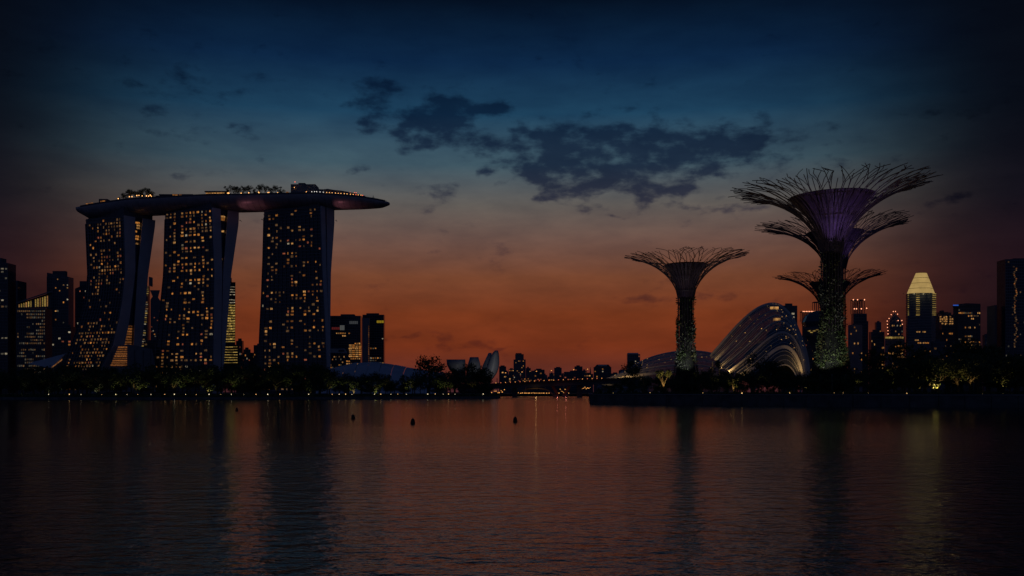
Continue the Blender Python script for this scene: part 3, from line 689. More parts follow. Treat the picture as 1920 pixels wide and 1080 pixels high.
# ------------------------------------------------------------------ city buildings
def office(name, label, x0, x1, yt, Y, body=glass_d, depth=26, floors=None, cols=None, lit=.2, wins=W_WARM, ytr=None, rows=None, group=None, ledges=True, band=False, wsize=(.62, .5), cat='building', yb=716, roof=True, maxw=90):
    """a block whose front stands at distance Y between image columns x0 and x1; ytr: height of the right hand roof corner when the roof slopes"""
    depth = min(depth, max(7.0, .45 * (x1 - x0) / F * Y))
    if x0 > 960: x0 = 960 + (x0 - 960) * (Y + depth) / Y           # the flank that faces the middle of the view belongs to the silhouette
    elif x1 < 960: x1 = 960 + (x1 - 960) * (Y + depth) / Y
    X0, X1, zt = GX(x0, Y), GX(x1, Y), GZ(yt, Y); zr = zt if ytr is None else GZ(ytr, Y)
    root = thing(name, label, cat, ((X0 + X1) / 2, Y, 1.6), group)
    m = MB()
    fr = [(X0, 1.6), (X1, 1.6), (X1, zr), (X0, zt)]
    m.loft([[Vector((x, Y, z)) for x, z in fr], [Vector((x, Y + depth, z)) for x, z in fr]]); wl = m.build('wall', body, root)
    ztm = min(zt, zr); floors = floors or max(4, int((ztm - 1.6) / 4.0)); cols = cols or max(3, int((X1 - X0) / 4.2))
    fh = (ztm - 3) / floors; cw = (X1 - X0) / cols
    if ledges:
        m = MB()
        for k in range(1, floors + 1):
            z = 1.6 + k * fh; m.box(X0 - .12, X1 + .12, Y - .32, Y - .003, z - .3, z + .3)
        kind(m.build('floor_bands', ledge_m, wl), 'stuff')
        m = MB()
        for i in range(cols + 1):
            x = X0 + i * cw; m.box(x - .16, x + .16, Y - .42, Y - .325, 1.6, ztm)
        kind(m.build('piers', ledge_m, wl), 'stuff')
    if roof:
        m = MB(); m.box(X0 + (X1 - X0) * ru(.15, .35), X1 - (X1 - X0) * ru(.15, .4), Y + 4, Y + depth - 5, min(zt, zr) - 1, max(zt, zr) + ru(1.5, 3.0)); m.build('roof_plant', conc_d, root)
    zvis = GZ(yb, Y); n = 0
    rp = [random.choice((.2, .6, 1, 1, 1.8)) for _ in range(floors)]
    for k in range(floors):
        z = 1.6 + (k + .5) * fh
        if z < zvis: continue
        run = 0
        for i in range(cols):
            pr_ = lit * rp[k]
            if rows and not any(a <= k / floors <= c for a, c in rows): pr_ *= .25
            if (band and run > 0 and rnd() < .75) or rnd() < pr_:
                if n >= maxw: break
                run = run + 1
                window(root, X0 + (i + .5) * cw, Y - .12, z, cw * wsize[0] * ru(.8, 1.15), fh * wsize[1] * ru(.8, 1.1), random.choice(wins), 0, .3); n += 1
            else: run = 0
    return root
def panel(root, name, x0, x1, y0, y1, Y, mt, dp=.4):
    m = MB(); m.box(GX(x0, Y), GX(x1, Y), Y - dp, Y - .01, GZ(y1, Y), GZ(y0, Y)); return m.build(name, mt, root)
# left edge of the picture
b = office('office_tower', 'dark stepped office tower at the left edge of the picture', -40, 30, 487, 1300, glass_d, 40, lit=.06, wins=W_DIM + W_WARM[3:], band=True, ytr=493)
m = MB(); m.box(GX(29.8, 1306), GX(33, 1306), 1306, 1330, 1.6, GZ(526, 1306)); m.build('lower_shoulder', glass_d, b)
b = office('office_building', 'wide office block with a slanting lit roof gallery at far left', 32, 98, 578, 1210, glass_d, 30, floors=26, cols=15, lit=.25, wins=W_DIM, band=True, roof=False, maxw=200)
m = MB(); Yr = 1208
m.loft([[P(30, 567, Yr + d), P(99, 544, Yr + d), P(99, 546.5, Yr + d), P(30, 569.5, Yr + d)] for d in (0, 36)]); m.build('roof', conc, b)
m = MB(); m.loft([[P(33, 569.5, Yr + d), P(97, 548, Yr + d), P(97, 577.8, Yr + d), P(33, 577.8, Yr + d)] for d in (5, 30)]); m.build('roof_gallery', glass_d, b)
for i in range(13):
    x = 36 + i * 4.4; yt = 571 - (x - 33) * .336
    if i != 6: p = P(x, (yt + 577) / 2, Yr + 4.85); window(b, p.x, p.y, p.z, 1.3, (577 - yt) / F * Yr * .8, W_YEL[0] if i % 3 else W_WARM[1], 0, .3)
office('office_tower', 'slab tower with slanted roof left of the leftmost hotel tower', 88, 138, 511, 1360, glass_b, 30, cols=11, floors=40, lit=.10, ytr=519, wins=W_WARM + W_DIM)
office('office_tower', 'dark tower with upward slanting roof partly behind the leftmost hotel tower', 141, 172, 541, 1420, glass_b, 30, cols=7, floors=32, lit=.12, ytr=530, wins=W_WARM)
office('office_building', 'low dark block filling the gap beneath the slanted slab tower', 96, 142, 612, 1330, glass_d, 24, lit=.12, wins=W_WARM)
# angular white canopy in front
cn = thing('canopy_roof', 'pale angular canopy roof with lit orange edge above the trees at far left', 'roof', (GX(95, 880), 880, 1.6))
m = MB(); a, c, d = P(52, 682, 905), P(122, 664, 870), P(96, 690, 870); up = Vector((0, 6, 1.2))
m.loft([[a, c, d], [a + up, c + up, d + up]]); m.build('roof', pale, cn)
m = MB(); m.loft([[P(97, 690, 869.4), P(116, 676, 869.4), P(117, 672.5, 869.4), P(96.5, 688, 869.4)], [P(97, 690, 869.9), P(116, 676, 869.9), P(117, 672.5, 869.9), P(96.5, 688, 869.9)]]); m.build('lit_soffit', window_mat('soffit_orange', (1, .4, .12), .22), cn)
m = MB(); m.box(GX(100, 872), GX(101, 872), 872, 873, 1.6, GZ(690, 872)); m.build('column', conc, cn)
# between the left and middle hotel towers
b = office('apartment_tower', 'slim apartment tower with pale lit strips right of the leftmost hotel tower', 258, 281, 536, 1180, glass_d, 24, cols=5, floors=36, lit=.0, roof=False)
for k in range(30):
    y = 538 + k * 4.1
    if rnd() < .82: p = P(lerp(277, 268, k / 29.) , y, 1179.7); window(b, p.x, p.y, p.z, ru(2.0, 4.2), 1.1, random.choice((W_WARM[3], W_YEL[0], W_DIM[0])), 0, .3)
p = P(280, 525, 1181); m = MB(); m.box(p.x - .6, p.x + .8, 1181, 1190, GZ(536, 1181), GZ(519, 1181)); m.build('lit_mast', conc, b)
b = thing('office_tower', 'notched tower with flared crown between the left and middle hotel towers', 'building', (GX(291, 1320), 1320, 1.6))
m = MB(); m.loft([[P(x, y, 1320 + d) for x, y in ((281, 544), (300, 544), (298, 552), (296.5, 558), (302, 566), (303, 716), (282, 716), (282, 562), (286, 556))] for d in (0, 8)]); m.build('wall', glass_b, b)
for _ in range(26): p = P(ru(283.5, 301), ru(572, 700), 1319.85); window(b, p.x, p.y, p.z, 1.5, 1.2, random.choice(W_WARM + W_DIM), 0, .3)
office('office_building', 'low dark block behind the foot of the middle hotel tower', 270, 312, 640, 1150, conc_d, 20, lit=.16, wins=W_WARM + W_DIM)
# right of the middle tower: stepped building strung with yellow light
b = thing('office_tower', 'slender tower banded with yellow lit floors right of the middle hotel tower', 'building', (GX(432, 1120), 1120, 1.6))
m = MB(); m.loft([[P(x, y, 1120 + d) for x, y in ((431, 529), (441.5, 529), (441, 646), (446, 648), (446, 720), (412, 720), (413, 690), (420, 640))] for d in (0, 7)]); m.build('wall', glass_b, b)
m = MB(); m.loft([[P(x, y, 1124 + d) for x, y in ((431.5, 521), (434.5, 521), (434.5, 529.2), (431.5, 529.2))] for d in (0, 8)]); m.build('roof_plant', conc_d, b)
for k in range(31):
    y = 533 + k * 4.9; xl = interp([(529, 431), (640, 420), (690, 414)], y) + 1.2; xr = 441 if y < 646 else 445.5
    if k in (0, 5, 23): continue
    st = W_YEL[0] if k > 7 else W_WARM[3]
    segs = 4 if k % 2 else 3
    for q in range(segs):
        a0 = lerp(xl, xr, q / segs) + .25; a1 = lerp(xl, xr, (q + 1) / segs) - .25
        p = P((a0 + a1) / 2, y + ru(-.3, .3), 1119.85); window(b, p.x, p.y, p.z, GX(a1, 1120) - GX(a0, 1120), (1.7 if 8 < k < 22 else .75) * ru(.7, 1.1), st, 0, .3)
office('office_building', 'dark low block right of the yellow banded tower', 443, 457, 639, 1250, glass_d, 20, lit=.1, cols=4)
office('office_building', 'distant low stepped block near the foot of the rightmost hotel tower', 456, 470, 655, 1300, conc_d, 20, lit=.12, cols=4)
office('office_building', 'dim block touching the left foot of the rightmost hotel tower', 476, 494, 647, 1260, conc_d, 20, lit=.10, cols=5)
office('office_building', 'lowest block in the gap between middle and right hotel towers', 466, 480, 664, 1270, conc_d, 20, lit=.15, cols=4)
# right of the third tower
b = office('office_building', 'broad office block with rows of lit windows right of the rightmost hotel tower', 618, 680, 592, 1380, glass_d, 30, cols=15, floors=30, lit=.10, wins=W_WARM[:2], rows=((.2, .5), (.7, .8)), band=True, maxw=150)
panel(b, 'sign', 622, 637, 613.5, 618, 1380, emit('sign_red', (.5, .06, .05), .12)); panel(b, 'sign', 637.3, 646, 610, 619, 1380, emit('sign_white', (.5, .5, .48), .12)); panel(b, 'sign', 655, 671, 602, 607.5, 1380, emit('sign_grey', (.4, .42, .45), .08))
for k in range(7):
    for i in range(4):
        p = P(657 + i * 6, 647 + k * 3.6, 1379.6); window(b, p.x, p.y, p.z, 3.4, 1.2, W_WARM[1 - (i % 2)], 0, .3)
b = office('office_building', 'small building with a white roof canopy beside the rightmost hotel tower', 619, 649, 664, 1120, conc_d, 22, cols=9, floors=14, lit=.35, wins=W_DIM + W_WARM[:2], roof=False)
m = MB(); m.loft([[P(x, y, 1117 + d) for x, y in ((619, 653.5), (646, 653.5), (650, 658), (650, 663), (648, 662), (619, 661.5))] for d in (0, 26)]); m.build('roof', white_m, b)
panel(b, 'roof_window', 635, 646, 655.5, 659.5, 1116.9, conc_d, .2)
b = office('office_tower', 'slab with a pale rose service core and yellow sign beside the broad block', 680, 722, 590, 1340, glass_d, 30, cols=9, floors=32, lit=.13, wins=W_WARM + W_DIM, rows=((0, .5),), band=True)
m = MB(); m.box(GX(680.2, 1336), GX(693, 1336), 1330, 1339, 1.6, GZ(597, 1336)); m.build('service_core', pink_c, b)
for k in range(24): p = P(691.4, 612 + k * 4, 1329.8); window(b, p.x, p.y, p.z, .8, 1.5, W_ORG[0], 0, .3)
panel(b, 'sign', 706, 720, 601, 605.5, 1340, emit('sign_yellow', (.7, .45, .02), .28))
# convention hall with a ribbed shell roof
cv = thing('convention_hall', 'low hall with curved ribbed pale roof right of the rightmost hotel tower', 'hall', (GX(710, 900), 900, 1.6))
top = [(600, 700), (618, 692), (640, 686), (665, 680.5), (700, 679), (730, 682), (760, 688), (790, 693), (815, 697), (835, 700)]
segs = 10
for i in range(segs):
    x0 = lerp(606, 832, i / segs); x1 = lerp(606, 832, (i + 1) / segs) - .5; rowsv = []
    for k in range(9):
        t = k / 8; row = []
        for j in range(4):
            x = lerp(x0, x1, j / 3); yt = interp(top, x); Y = lerp(880, 940, t); ang = t * math.pi / 2
            zt = GZ(yt, 940) ; row.append(Vector((GX(x - 14 * (1 - t), Y), Y, 1.6 + (zt - 1.6) * math.sin(ang) ** .8 + (.0 if i % 2 else .25))))
        rowsv.append(row)
    m = MB(); m.loft(rowsv, closed=False); m.build('roof_panel', pale, cv, True)
m = MB(); m.box(GX(600, 950), GX(838, 950), 941, 960, 1.6, GZ(706, 950)); m.build('wall', conc, cv)
# lotus shaped museum
mu_ = thing('museum', 'lotus shaped museum of pale upright petals left of the bridge', 'museum', (GX(885, 1150), 1150, 1.6))
def petal(levels, Y, bulge):
    m = MB(); secs = []
    for (y, xl, xr, dy) in levels:
        c = (xl + xr) / 2; hw = (xr - xl) / 2; sec = []
        for q in range(16):
            a = 2 * math.pi * q / 16; Yq = Y + dy + bulge * math.sin(a); sec.append(P(c + hw * math.cos(a), y, Yq))
        secs.append(sec)
    m.loft(secs); return m.build('petal', mat('petal_cladding', (.34, .36, .42), .45, 0, .06, .1), mu_, True)
petal([(716, 860, 872, 10), (704, 853, 873, 6), (694, 843, 873, 3), (684, 838, 873, 0), (674, 837, 872.5, -2)], 1150, 9)
petal([(716, 876, 892, 8), (706, 874, 898, 5), (695, 874.5, 902, 2), (682, 877.5, 900.5, 0), (669.5, 881, 897, -3)], 1142, 8)
petal([(716, 903, 918, 8), (708, 906, 926, 5), (699, 909, 932, 3), (690, 912, 935, 2), (680, 915, 936.3, 1), (669, 919, 936, 0), (661, 924, 935, -1), (657, 928, 933.5, -2)], 1134, 7)
petal([(716, 893, 908, 16), (700, 900, 918, 14), (685, 905, 920, 13), (672, 911, 921, 12), (661.5, 916, 922, 11)], 1140, 7)
m = MB(); m.lathe([(16, 1.6), (20, 6), (14, 12)], (GX(890, 1150), 1150, 0), 20); m.build('base', conc_d, mu_, True)
fx = MB()
spots = [(932, 708, 1100, 2400), (893, 712, 1112, 900), (860, 712, 1126, 400)]
for x, y, Y, pw in spots: p = P(x, y, Y); fx.box(p.x - .4, p.x + .4, Y - .4, Y + .4, 1.6, p.z - .6)
fo = fx.build('floodlight_posts', steel_g, mu_)
for x, y, Y, pw in spots: light('petal_floodlight', P(x, y, Y), (.95, .9, .8), pw * 1.6, fo, .2, 'SPOT', P(x - 3, 682, 1138), 60)
# far skyline in the middle
for a in [(936, 949, 687, 1900, .22, 'small far block just right of the lotus museum'), (950, 962, 703, 1850, .3, 'low far block left of the tall middle skyline tower'),
          (993, 1006, 697, 1900, .3, 'low far block right of the tall middle skyline tower'), (1002, 1021, 693, 1980, .22, 'twin topped far block above the left end of the bridge'),
          (1023, 1037, 709, 1800, .35, 'lowest far block above the middle of the bridge'), (1039, 1053, 689.5, 1950, .2, 'narrow far tower above the bridge piers'),
          (1057, 1093, 697, 2000, .16, 'wide dark far block right of the bridge piers'), (1077, 1092, 687, 2060, .12, 'dark far tower rising behind the wide far block'),
          (1094, 1112, 701, 1900, .25, 'low far block left of the block with the pale roof')]:
    office('office_building', a[5], a[0], a[1], a[2], a[3], random.choice((glass_b, conc_d)), 24, lit=a[4], wins=W_WARM[:3], ledges=True, maxw=26, yb=722)
for a in [(941, 953, 696, 2200, 'dim far block peeping above the right edge of the museum'), (954, 964, 692, 2300, 'slim dim far block left of the tall middle skyline tower'), (986, 995, 690, 2300, 'slim dim far block right of the tall middle skyline tower'), (1014, 1026, 703, 2250, 'squat dim far block right of the twin topped block'),
          (1030, 1040, 700, 2250, 'narrow dim far block left of the narrow far tower'), (1052, 1060, 702, 2250, 'narrow dim far block right of the narrow far tower'), (1090, 1100, 695, 2300, 'dim far block right of the dark far tower'), (1146, 1160, 700, 2200, 'squat dim far block right of the octagonal far block'),
          (1160, 1175, 694, 2250, 'dim far block left of the square far tower'), (1201, 1216, 690, 2250, 'dim far block right of the square far tower'), (742, 760, 702, 2100, 'squat dim far block above the right end of the ribbed roof'), (768, 782, 697, 2200, 'dim far block left of the lone rounded tree'), (822, 836, 699, 2200, 'dim far block left of the square petal')]:
    office('office_building', a[4], a[0], a[1], a[2], a[3], random.choice((glass_b, conc_d, conc)), 14, lit=.3, wins=W_WARM[:3] + W_MID, maxw=16, yb=722)
b = office('office_tower', 'tallest stepped tower of the middle skyline above the bridge', 963, 985.5, 674, 1750, glass_b, 26, cols=8, floors=20, lit=.12, wins=W_WARM, roof=False, maxw=40)
m = MB(); m.box(GX(966, 1752), GX(982, 1752), 1752, 1770, GZ(674, 1752) - .01, GZ(664, 1752)); m.build('upper_tier', glass_b, b)
m = MB(); m.box(GX(967, 1753), GX(978, 1753), 1753, 1765, GZ(664, 1753), GZ(662, 1753)); m.build('roof_plant', conc_d, b)
sp = thing('spire', 'thin dark spire on the far skyline left of the pale roofed block', 'tower', (GX(1107, 2000), 2000, 1.6))
m = MB(); m.tube([(GX(1107, 2000), 2000, 1.6), (GX(1107, 2000), 2000, GZ(700, 2000)), (GX(1107, 2000), 2000, GZ(689, 2000))], [2.4, 1.8, .3], 6); m.build('shaft', conc_d, sp)
m = MB(); m.ball((GX(1107, 2000), 2000, GZ(689, 2000)), .5); m.build('finial', steel_g, sp)
b = office('office_building', 'octagonal far block with a pale roof band left of the low conservatory', 1113, 1146, 688, 1700, conc_d, 26, cols=9, lit=.14, wins=W_WARM, roof=False, maxw=30)
m = MB(); m.loft([[P(x, y, 1701 + d) for x, y in ((1115, 688.1), (1119, 683.5), (1141, 683.5), (1145, 688.1))] for d in (0, 20)]); m.build('upper_tier', conc_d, b)
panel(b, 'roof_band', 1121, 1138, 683.8, 686.6, 1700.9, white_m)
b = office('office_tower', 'square far tower with a pale top band behind the low conservatory', 1175, 1200, 664, 1600, glass_b, 24, cols=7, lit=.12, wins=W_WARM, roof=False, maxw=30)
m = MB(); m.box(GX(1178, 1601), GX(1197, 1601), 1601, 1618, GZ(664, 1601) - .01, GZ(661.6, 1601)); m.build('upper_tier', white_m, b)
# right hand skyline
b = office('apartment_tower', 'plain dark slab tower behind the peak of the tall conservatory', 1464, 1495, 573, 1250, conc_d, 22, cols=7, lit=.0, roof=True, ledges=False)
for k in range(14): p = P(1487, 588 + k * 7, 1249.8); window(b, p.x, p.y, p.z, 3.0, 2.0, random.choice(W_WARM), 0, .3)
def frame_crown(b, x0, x1, y0, y1, Y, n, dp=12):
    for i in range(n):
        x = lerp(x0, x1, i / (n - 1)); m = MB()
        for d in (0, dp): m.box(GX(x, Y) - .35, GX(x, Y) + .35, Y + d, Y + d + .7, GZ(y1, Y), GZ(y0, Y))
        m.build('crown_post', conc_d, b)
    m = MB(); m.box(GX(x0, Y) - .5, GX(x1, Y) + .5, Y - .2, Y + dp + .9, GZ(y0, Y), GZ(y0 - 1.5, Y)); m.build('crown_beam', conc_d, b)
crown_l = emit('crown_lamp_light', (1, .38, .2), 2.2)
b = office('office_tower', 'far tower with open lattice crown left of the tallest supertree trunk', 1504, 1526, 602, 1500, conc_d, 22, cols=6, lit=.1, roof=False); frame_crown(b, 1505, 1525, 585, 602, 1501, 8)
for i in range(7): p = P(1506 + i * 3, 584, 1500); put('crown_lamp', ball_mesh(crown_l), b, p, (0, 0, 0), (.7, .7, .7))
b = office('office_tower', 'slim far tower with pointed open crown just left of the tallest supertree trunk', 1527, 1540, 588, 1560, conc_d, 20, cols=4, lit=.1, roof=False); frame_crown(b, 1528, 1539, 567, 588, 1561, 4)
for x in (1528, 1534, 1538): p = P(x, 584, 1560); put('crown_lamp', ball_mesh(crown_l), b, p, (0, 0, 0), (.8, .8, .8))
b = office('office_tower', 'tower with tall open column crown right of the tallest supertree trunk', 1596, 1625, 588, 1420, glass_b, 22, cols=8, floors=26, lit=.10, wins=W_WARM, roof=False); frame_crown(b, 1601, 1621, 563, 588, 1421, 7)
for x, y in ((1602, 579), (1606, 579), (1615, 579), (1600, 562), (1608, 562), (1621, 562), (1625, 578)): p = P(x, y, 1420); put('crown_lamp', ball_mesh(crown_l), b, p, (0, 0, 0), (.75, .75, .75))
m = MB(); m.box(GX(1624.9, 1422), GX(1628, 1422), 1422, 1440, 1.6, GZ(602, 1422)); m.build('side_wing', glass_b, b)
office('apartment_tower', 'pale apartment block in front of the open column crown tower', 1590, 1617, 609, 1300, pink_c, 22, cols=7, lit=.13, wins=W_WARM[:2], ledges=False)
office('office_building', 'flat roofed block with warm lit lower floors right of the open column crown tower', 1629, 1658, 622, 1350, glass_b, 22, cols=10, floors=18, lit=.3, wins=W_WARM[:2], rows=((.2, .72),), band=True)
b = office('office_tower', 'ornate stepped tower outlined in red lamps left of the gold topped tower', 1664, 1693, 606, 1450, glass_b, 22, cols=8, lit=.2, wins=W_WARM, roof=False)
m = MB(); m.loft([[P(x, y, 1452 + d) for x, y in ((1667, 606.1), (1670, 597), (1674, 592), (1676, 587), (1679, 587), (1682, 592), (1688, 598), (1691, 606.1))] for d in (0, 16)]); m.build('stepped_gable', glass_b, b)
for x, y in ((1663.5, 602), (1664, 608), (1664, 614), (1665, 620), (1665, 626), (1667, 597), (1671, 590), (1675, 584), (1679, 584), (1683, 589), (1691, 601), (1692, 608), (1684, 601)): p = P(x, y, 1449.5); put('outline_lamp', ball_mesh(crown_l), b, p, (0, 0, 0), (.6, .6, .6))
b = office('office_building', 'low block with a glowing yellow top floor left of the gold topped tower', 1659, 1696, 631, 1280, pink_c, 22, cols=12, floors=16, lit=.35, wins=W_WARM[:2], rows=((.3, .75),), band=True, roof=False)
for i in range(5): p = P(1663 + i * 7, 633, 1279.6); window(b, p.x, p.y, p.z, 4.4, 2.2, W_YEL[0], 0, .5)
# gold topped tower: the floodlighting on its pyramid is put into the roof as emission
flood_emission = emit('painted_floodlight', (1, .66, .22), .42); lt = flood_emission.node_tree; ln = lt.nodes.new('ShaderNodeTexNoise'); ln.inputs['Scale'].default_value = .12; ln.inputs['Detail'].default_value = 4
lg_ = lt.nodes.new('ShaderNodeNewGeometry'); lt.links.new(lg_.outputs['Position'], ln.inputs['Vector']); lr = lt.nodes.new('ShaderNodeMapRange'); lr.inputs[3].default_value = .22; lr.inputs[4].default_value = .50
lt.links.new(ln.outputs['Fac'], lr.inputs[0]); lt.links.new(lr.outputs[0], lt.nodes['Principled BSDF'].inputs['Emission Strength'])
Yg = 1200
b = thing('office_tower', 'tall octagonal tower with a floodlit gold pyramid top', 'building', (GX(1727, Yg), Yg, 1.6))
def octa(x0, x1, Y, cut, dp):
    X0, X1 = GX(x0, Y), GX(x1, Y); c_ = (X1 - X0) * cut
    return [(X0 + c_, Y), (X1 - c_, Y), (X1, Y + c_), (X1, Y + dp - c_), (X1 - c_, Y + dp), (X0 + c_, Y + dp), (X0, Y + dp - c_), (X0, Y + c_)]
m = MB(); m.hexa(octa(1707, 1760, Yg, .26, 22), 1.6, GZ(549, Yg)); m.build('wall', glass_b, b)
m = MB()
for k in range(30): z = GZ(552 + k * 5.2, Yg); m.hexa([(x + (x - GX(1733, Yg)) * .012, y - .35 if y < Yg + 11 else y + .3) for x, y in octa(1707, 1760, Yg, .26, 22)], z - .35, z + .35)
kind(m.build('floor_bands', ledge_m, b), 'stuff')
lo, hi = octa(1708, 1758.5, Yg + .5, .26, 21), octa(1720, 1740, Yg + 7, .26, 8)
m = MB(); m.loft([[Vector((x, y, GZ(548.8, Yg))) for x, y in lo], [Vector((x, y, GZ(512, Yg + 10))) for x, y in hi]]); pyr = m.build('pyramid_roof', flood_emission, b)
m = MB()
for q in (.24, .5, .76):
    ring = [Vector((x, y, GZ(548.8, Yg))).lerp(Vector((u, v, GZ(512, Yg + 10))), q) for (x, y), (u, v) in zip(lo, hi)]; cen = sum(ring, Vector()) / 8
    ring = [cen + (p - cen) * 1.012 for p in ring]; m.tube(ring + ring[:1], .22, 4)
m.build('roof_seams', mat('gold_seam', (.3, .23, .1), .6), pyr)
pk_ = hi; m = MB(); m.hexa([(GX(1730, Yg + 11) + (x - GX(1730, Yg + 11)) * .8, Yg + 11 + (y - Yg - 11) * .8) for x, y in hi], GZ(512, Yg + 10), GZ(511, Yg + 10)); m.build('roof_cap', red_steel, b)
for side_x in (1721, 1751.5, 1704):
    for k in range(12):
        y = 551 + k * 3.6; Ys = Yg - .35 if side_x > 1715 else Yg + 8; p = P(side_x, y, Ys); window(b, p.x, p.y - .3, p.z, 4.2 if side_x != 1704 else 2.6, .6, W_YEL[0], 0, .6)
rp = {}
for k, cols_ in ((13, (1720, 1724, 1731, 1734)), (17, (1722, 1726, 1732, 1736, 1740)), (20, (1735, 1739, 1743, 1746)), (16, (1717, 1721)), (25, (1733, 1737, 1741, 1744)), (23, (1715, 1718, 1722, 1725)), (22, (1714, 1718, 1722)), (28, (1730, 1734, 1738, 1742, 1745))):
    for x in cols_: p = P(x, 554.6 + k * 5.2, Yg - .2); window(b, p.x, p.y, p.z, 1.8, 1.4, random.choice(W_WARM[:2]), 0, .4)
for x, y, dY, pw in ((1712, 549, -9, 9000), (1727, 549, -11, 9000), (1743, 549, -9, 9000), (1697, 549, -2, 5000), (1757, 549, -2, 5000)):
    p = P(x, y, Yg + dY); m = MB(); m.box(p.x - .3, p.x + .3, p.y, Yg + 4, p.z - .9, p.z - .5); fo = m.build('floodlight_bracket', steel_g, b)
    light('roof_floodlight', p + Vector((0, 0, .3)), (1, .80, .38), pw * .04, fo, .4)
b = office('office_building', 'mid rise with bright grid of top windows right of the gold topped tower', 1761, 1789, 590, 1250, glass_b, 22, cols=9, floors=24, lit=.14, wins=W_WARM[:2], maxw=50)
for k in range(4):
    for i in range(7):
        if rnd() < .72: p = P(1763.5 + i * 3.7, 594 + k * 4.2, 1249.6); window(b, p.x, p.y, p.z, 1.8, 1.5, W_WARM[1], 0, .4)
b = thing('roof_annex', 'dim penthouse block behind the mid rise right of the gold topped tower', 'building', (GX(1771, 1290), 1290, 1.6)); m = MB(); m.box(GX(1762, 1290), GX(1778, 1290), 1290, 1310, 1.6, GZ(585, 1290)); m.build('wall', glass_b, b)
m = MB(); m.box(GX(1766, 1292), GX(1770, 1292), 1292, 1300, GZ(585, 1292), GZ(582, 1292)); m.build('roof_plant', conc_d, b)
gb = office('office_tower', 'round shouldered dark tower with a blue edged roof toward the right', 1787, 1838, 571, 1260, conc_d, 30, cols=14, floors=30, lit=.2, wins=W_WARM[:2] + W_DIM, rows=((.35, .65), (.88, .97)), band=True, roof=False, maxw=110)
m = MB(); m.loft([[P(x, y, 1259 + d) for x, y in ((1786, 574), (1795, 570.5), (1812, 568.5), (1838, 569.5), (1838.5, 572), (1786, 576))] for d in (0, 30)]); m.build('roof', conc_d, gb)
panel(gb, 'blue_edge_light', 1787, 1797, 571.5, 573.2, 1258.9, emit('blue_edge', (.03, .12, .6), .7))
er = office('office_tower', 'tall dark tower at the right edge of the picture', 1869, 1945, 486, 1150, glass_d, 36, cols=16, floors=44, lit=.02, wins=W_DIM, roof=True)
for k in range(48): p = P(1903 + random.gauss(0, 2.2) + k * .06, 500 + k * 3.2, 1149.8); window(er, p.x, p.y, p.z, 1.6, 1.3, random.choice((W_ORG[0], W_DIM[0], W_DIM[0])), 0, .3)
m = MB(); m.box(GX(1866, 1155), GX(1869.1, 1155), 1155, 1175, 1.6, GZ(572, 1155)); m.build('side_wing', conc_d, er)
office('office_tower', 'slim dim tower right of the ornate red outlined tower', 1640, 1652, 604, 1700, glass_b, 12, lit=.16, wins=W_WARM[:2] + W_MID)
office('office_building', 'dim tower half hidden between the blue edged tower and the tall right edge tower', 1842, 1856, 628, 1500, glass_b, 14, lit=.12, wins=W_MID + W_DIM)
office('office_building', 'low warm lit block in front of the gold topped tower', 1745, 1772, 640, 1100, conc_d, 14, lit=.3, wins=W_WARM[:2] + W_MID, band=True, maxw=60)
office('office_building', 'low dark block left of the tall tower at the right edge', 1852, 1870, 650, 1300, conc_d, 20, lit=.04, wins=W_DIM)
# ------------------------------------------------------------------ road bridge across the channel
Yb = 640
br = thing('road_bridge', 'long dark road bridge with reddish lit edge across the channel', 'bridge', (GX(1040, Yb), Yb, 0))
def bz(x): return GZ(interp([(900, 723), (926, 721.5), (985, 718.5), (1047, 715.5), (1128, 712.5), (1200, 710)], x), Yb)
xs = [880 + 10 * i for i in range(33)]
m = MB(); m.loft([[Vector((GX(x, Yb), Yb - 1, bz(x))), Vector((GX(x, Yb), Yb - .4, bz(x) - 2.6)), Vector((GX(x, Yb), Yb + 12, bz(x) - 2.6)), Vector((GX(x, Yb), Yb + 13, bz(x)))] for x in xs]); m.build('deck', conc_d, br)
m = MB(); m.loft([[Vector((GX(x, Yb), Yb - 1.35, bz(x) - .5)), Vector((GX(x, Yb), Yb - 1.35, bz(x) + 1.0)), Vector((GX(x, Yb), Yb - 1.05, bz(x) + 1.0)), Vector((GX(x, Yb), Yb - 1.05, bz(x) - .5))] for x in xs]); m.build('parapet', red_steel, br)
red_l = emit('bridge_lamp_red', (1, .22, .08), .9); org_l = emit('bridge_lamp_orange', (1, .40, .10), 1.2)
def strut(xa, ya, xb, yb, r, mt, name='pier_leg', dy=3):
    m = MB(); a, c = P(xa, ya, Yb + dy), P(xb, yb, Yb + dy); d = Vector((r, 0, 0)); e = Vector((0, 3.5, 0))
    m.loft([[a - d, a + d, a + d + e, a - d + e], [c - d, c + d, c + d + e, c - d + e]]); return m.build(name, mt, br)
for x in (1036, 1068): strut(x, 724, 1046 if x == 1036 else 1058, 740, .9, red_steel)
strut(1042, 739.5, 1043, 745, 2.0, conc_d, 'pier_base'); strut(1061, 739.5, 1060, 745, 2.0, conc_d, 'pier_base')
for x in (1087, 985 - 20): strut(x, 720, x, 746, 1.6, conc_d, 'pier', 4)
m = MB(); pts = catmull([P(968, 741, Yb + 6), P(985, 731, Yb + 6), P(1005, 728.5, Yb + 6), P(1024, 731, Yb + 6), P(1036, 739, Yb + 6)], 16); m.loft([[p + Vector((0, -3, .5)), p + Vector((0, 3, .5)), p + Vector((0, 3, -.3)), p + Vector((0, -3, -.3))] for p in pts]); m.build('arch', mat('sandstone', (.32, .25, .18), .8, 0, .2, .3), br)
for x in range(930, 1130, 9): p = Vector((GX(x, Yb), Yb - 1.4, bz(x) + 1.1)); put('parapet_lamp', ball_mesh(red_l if x % 2 else org_l), br, p, (0, 0, 0), (.22, .22, .22))
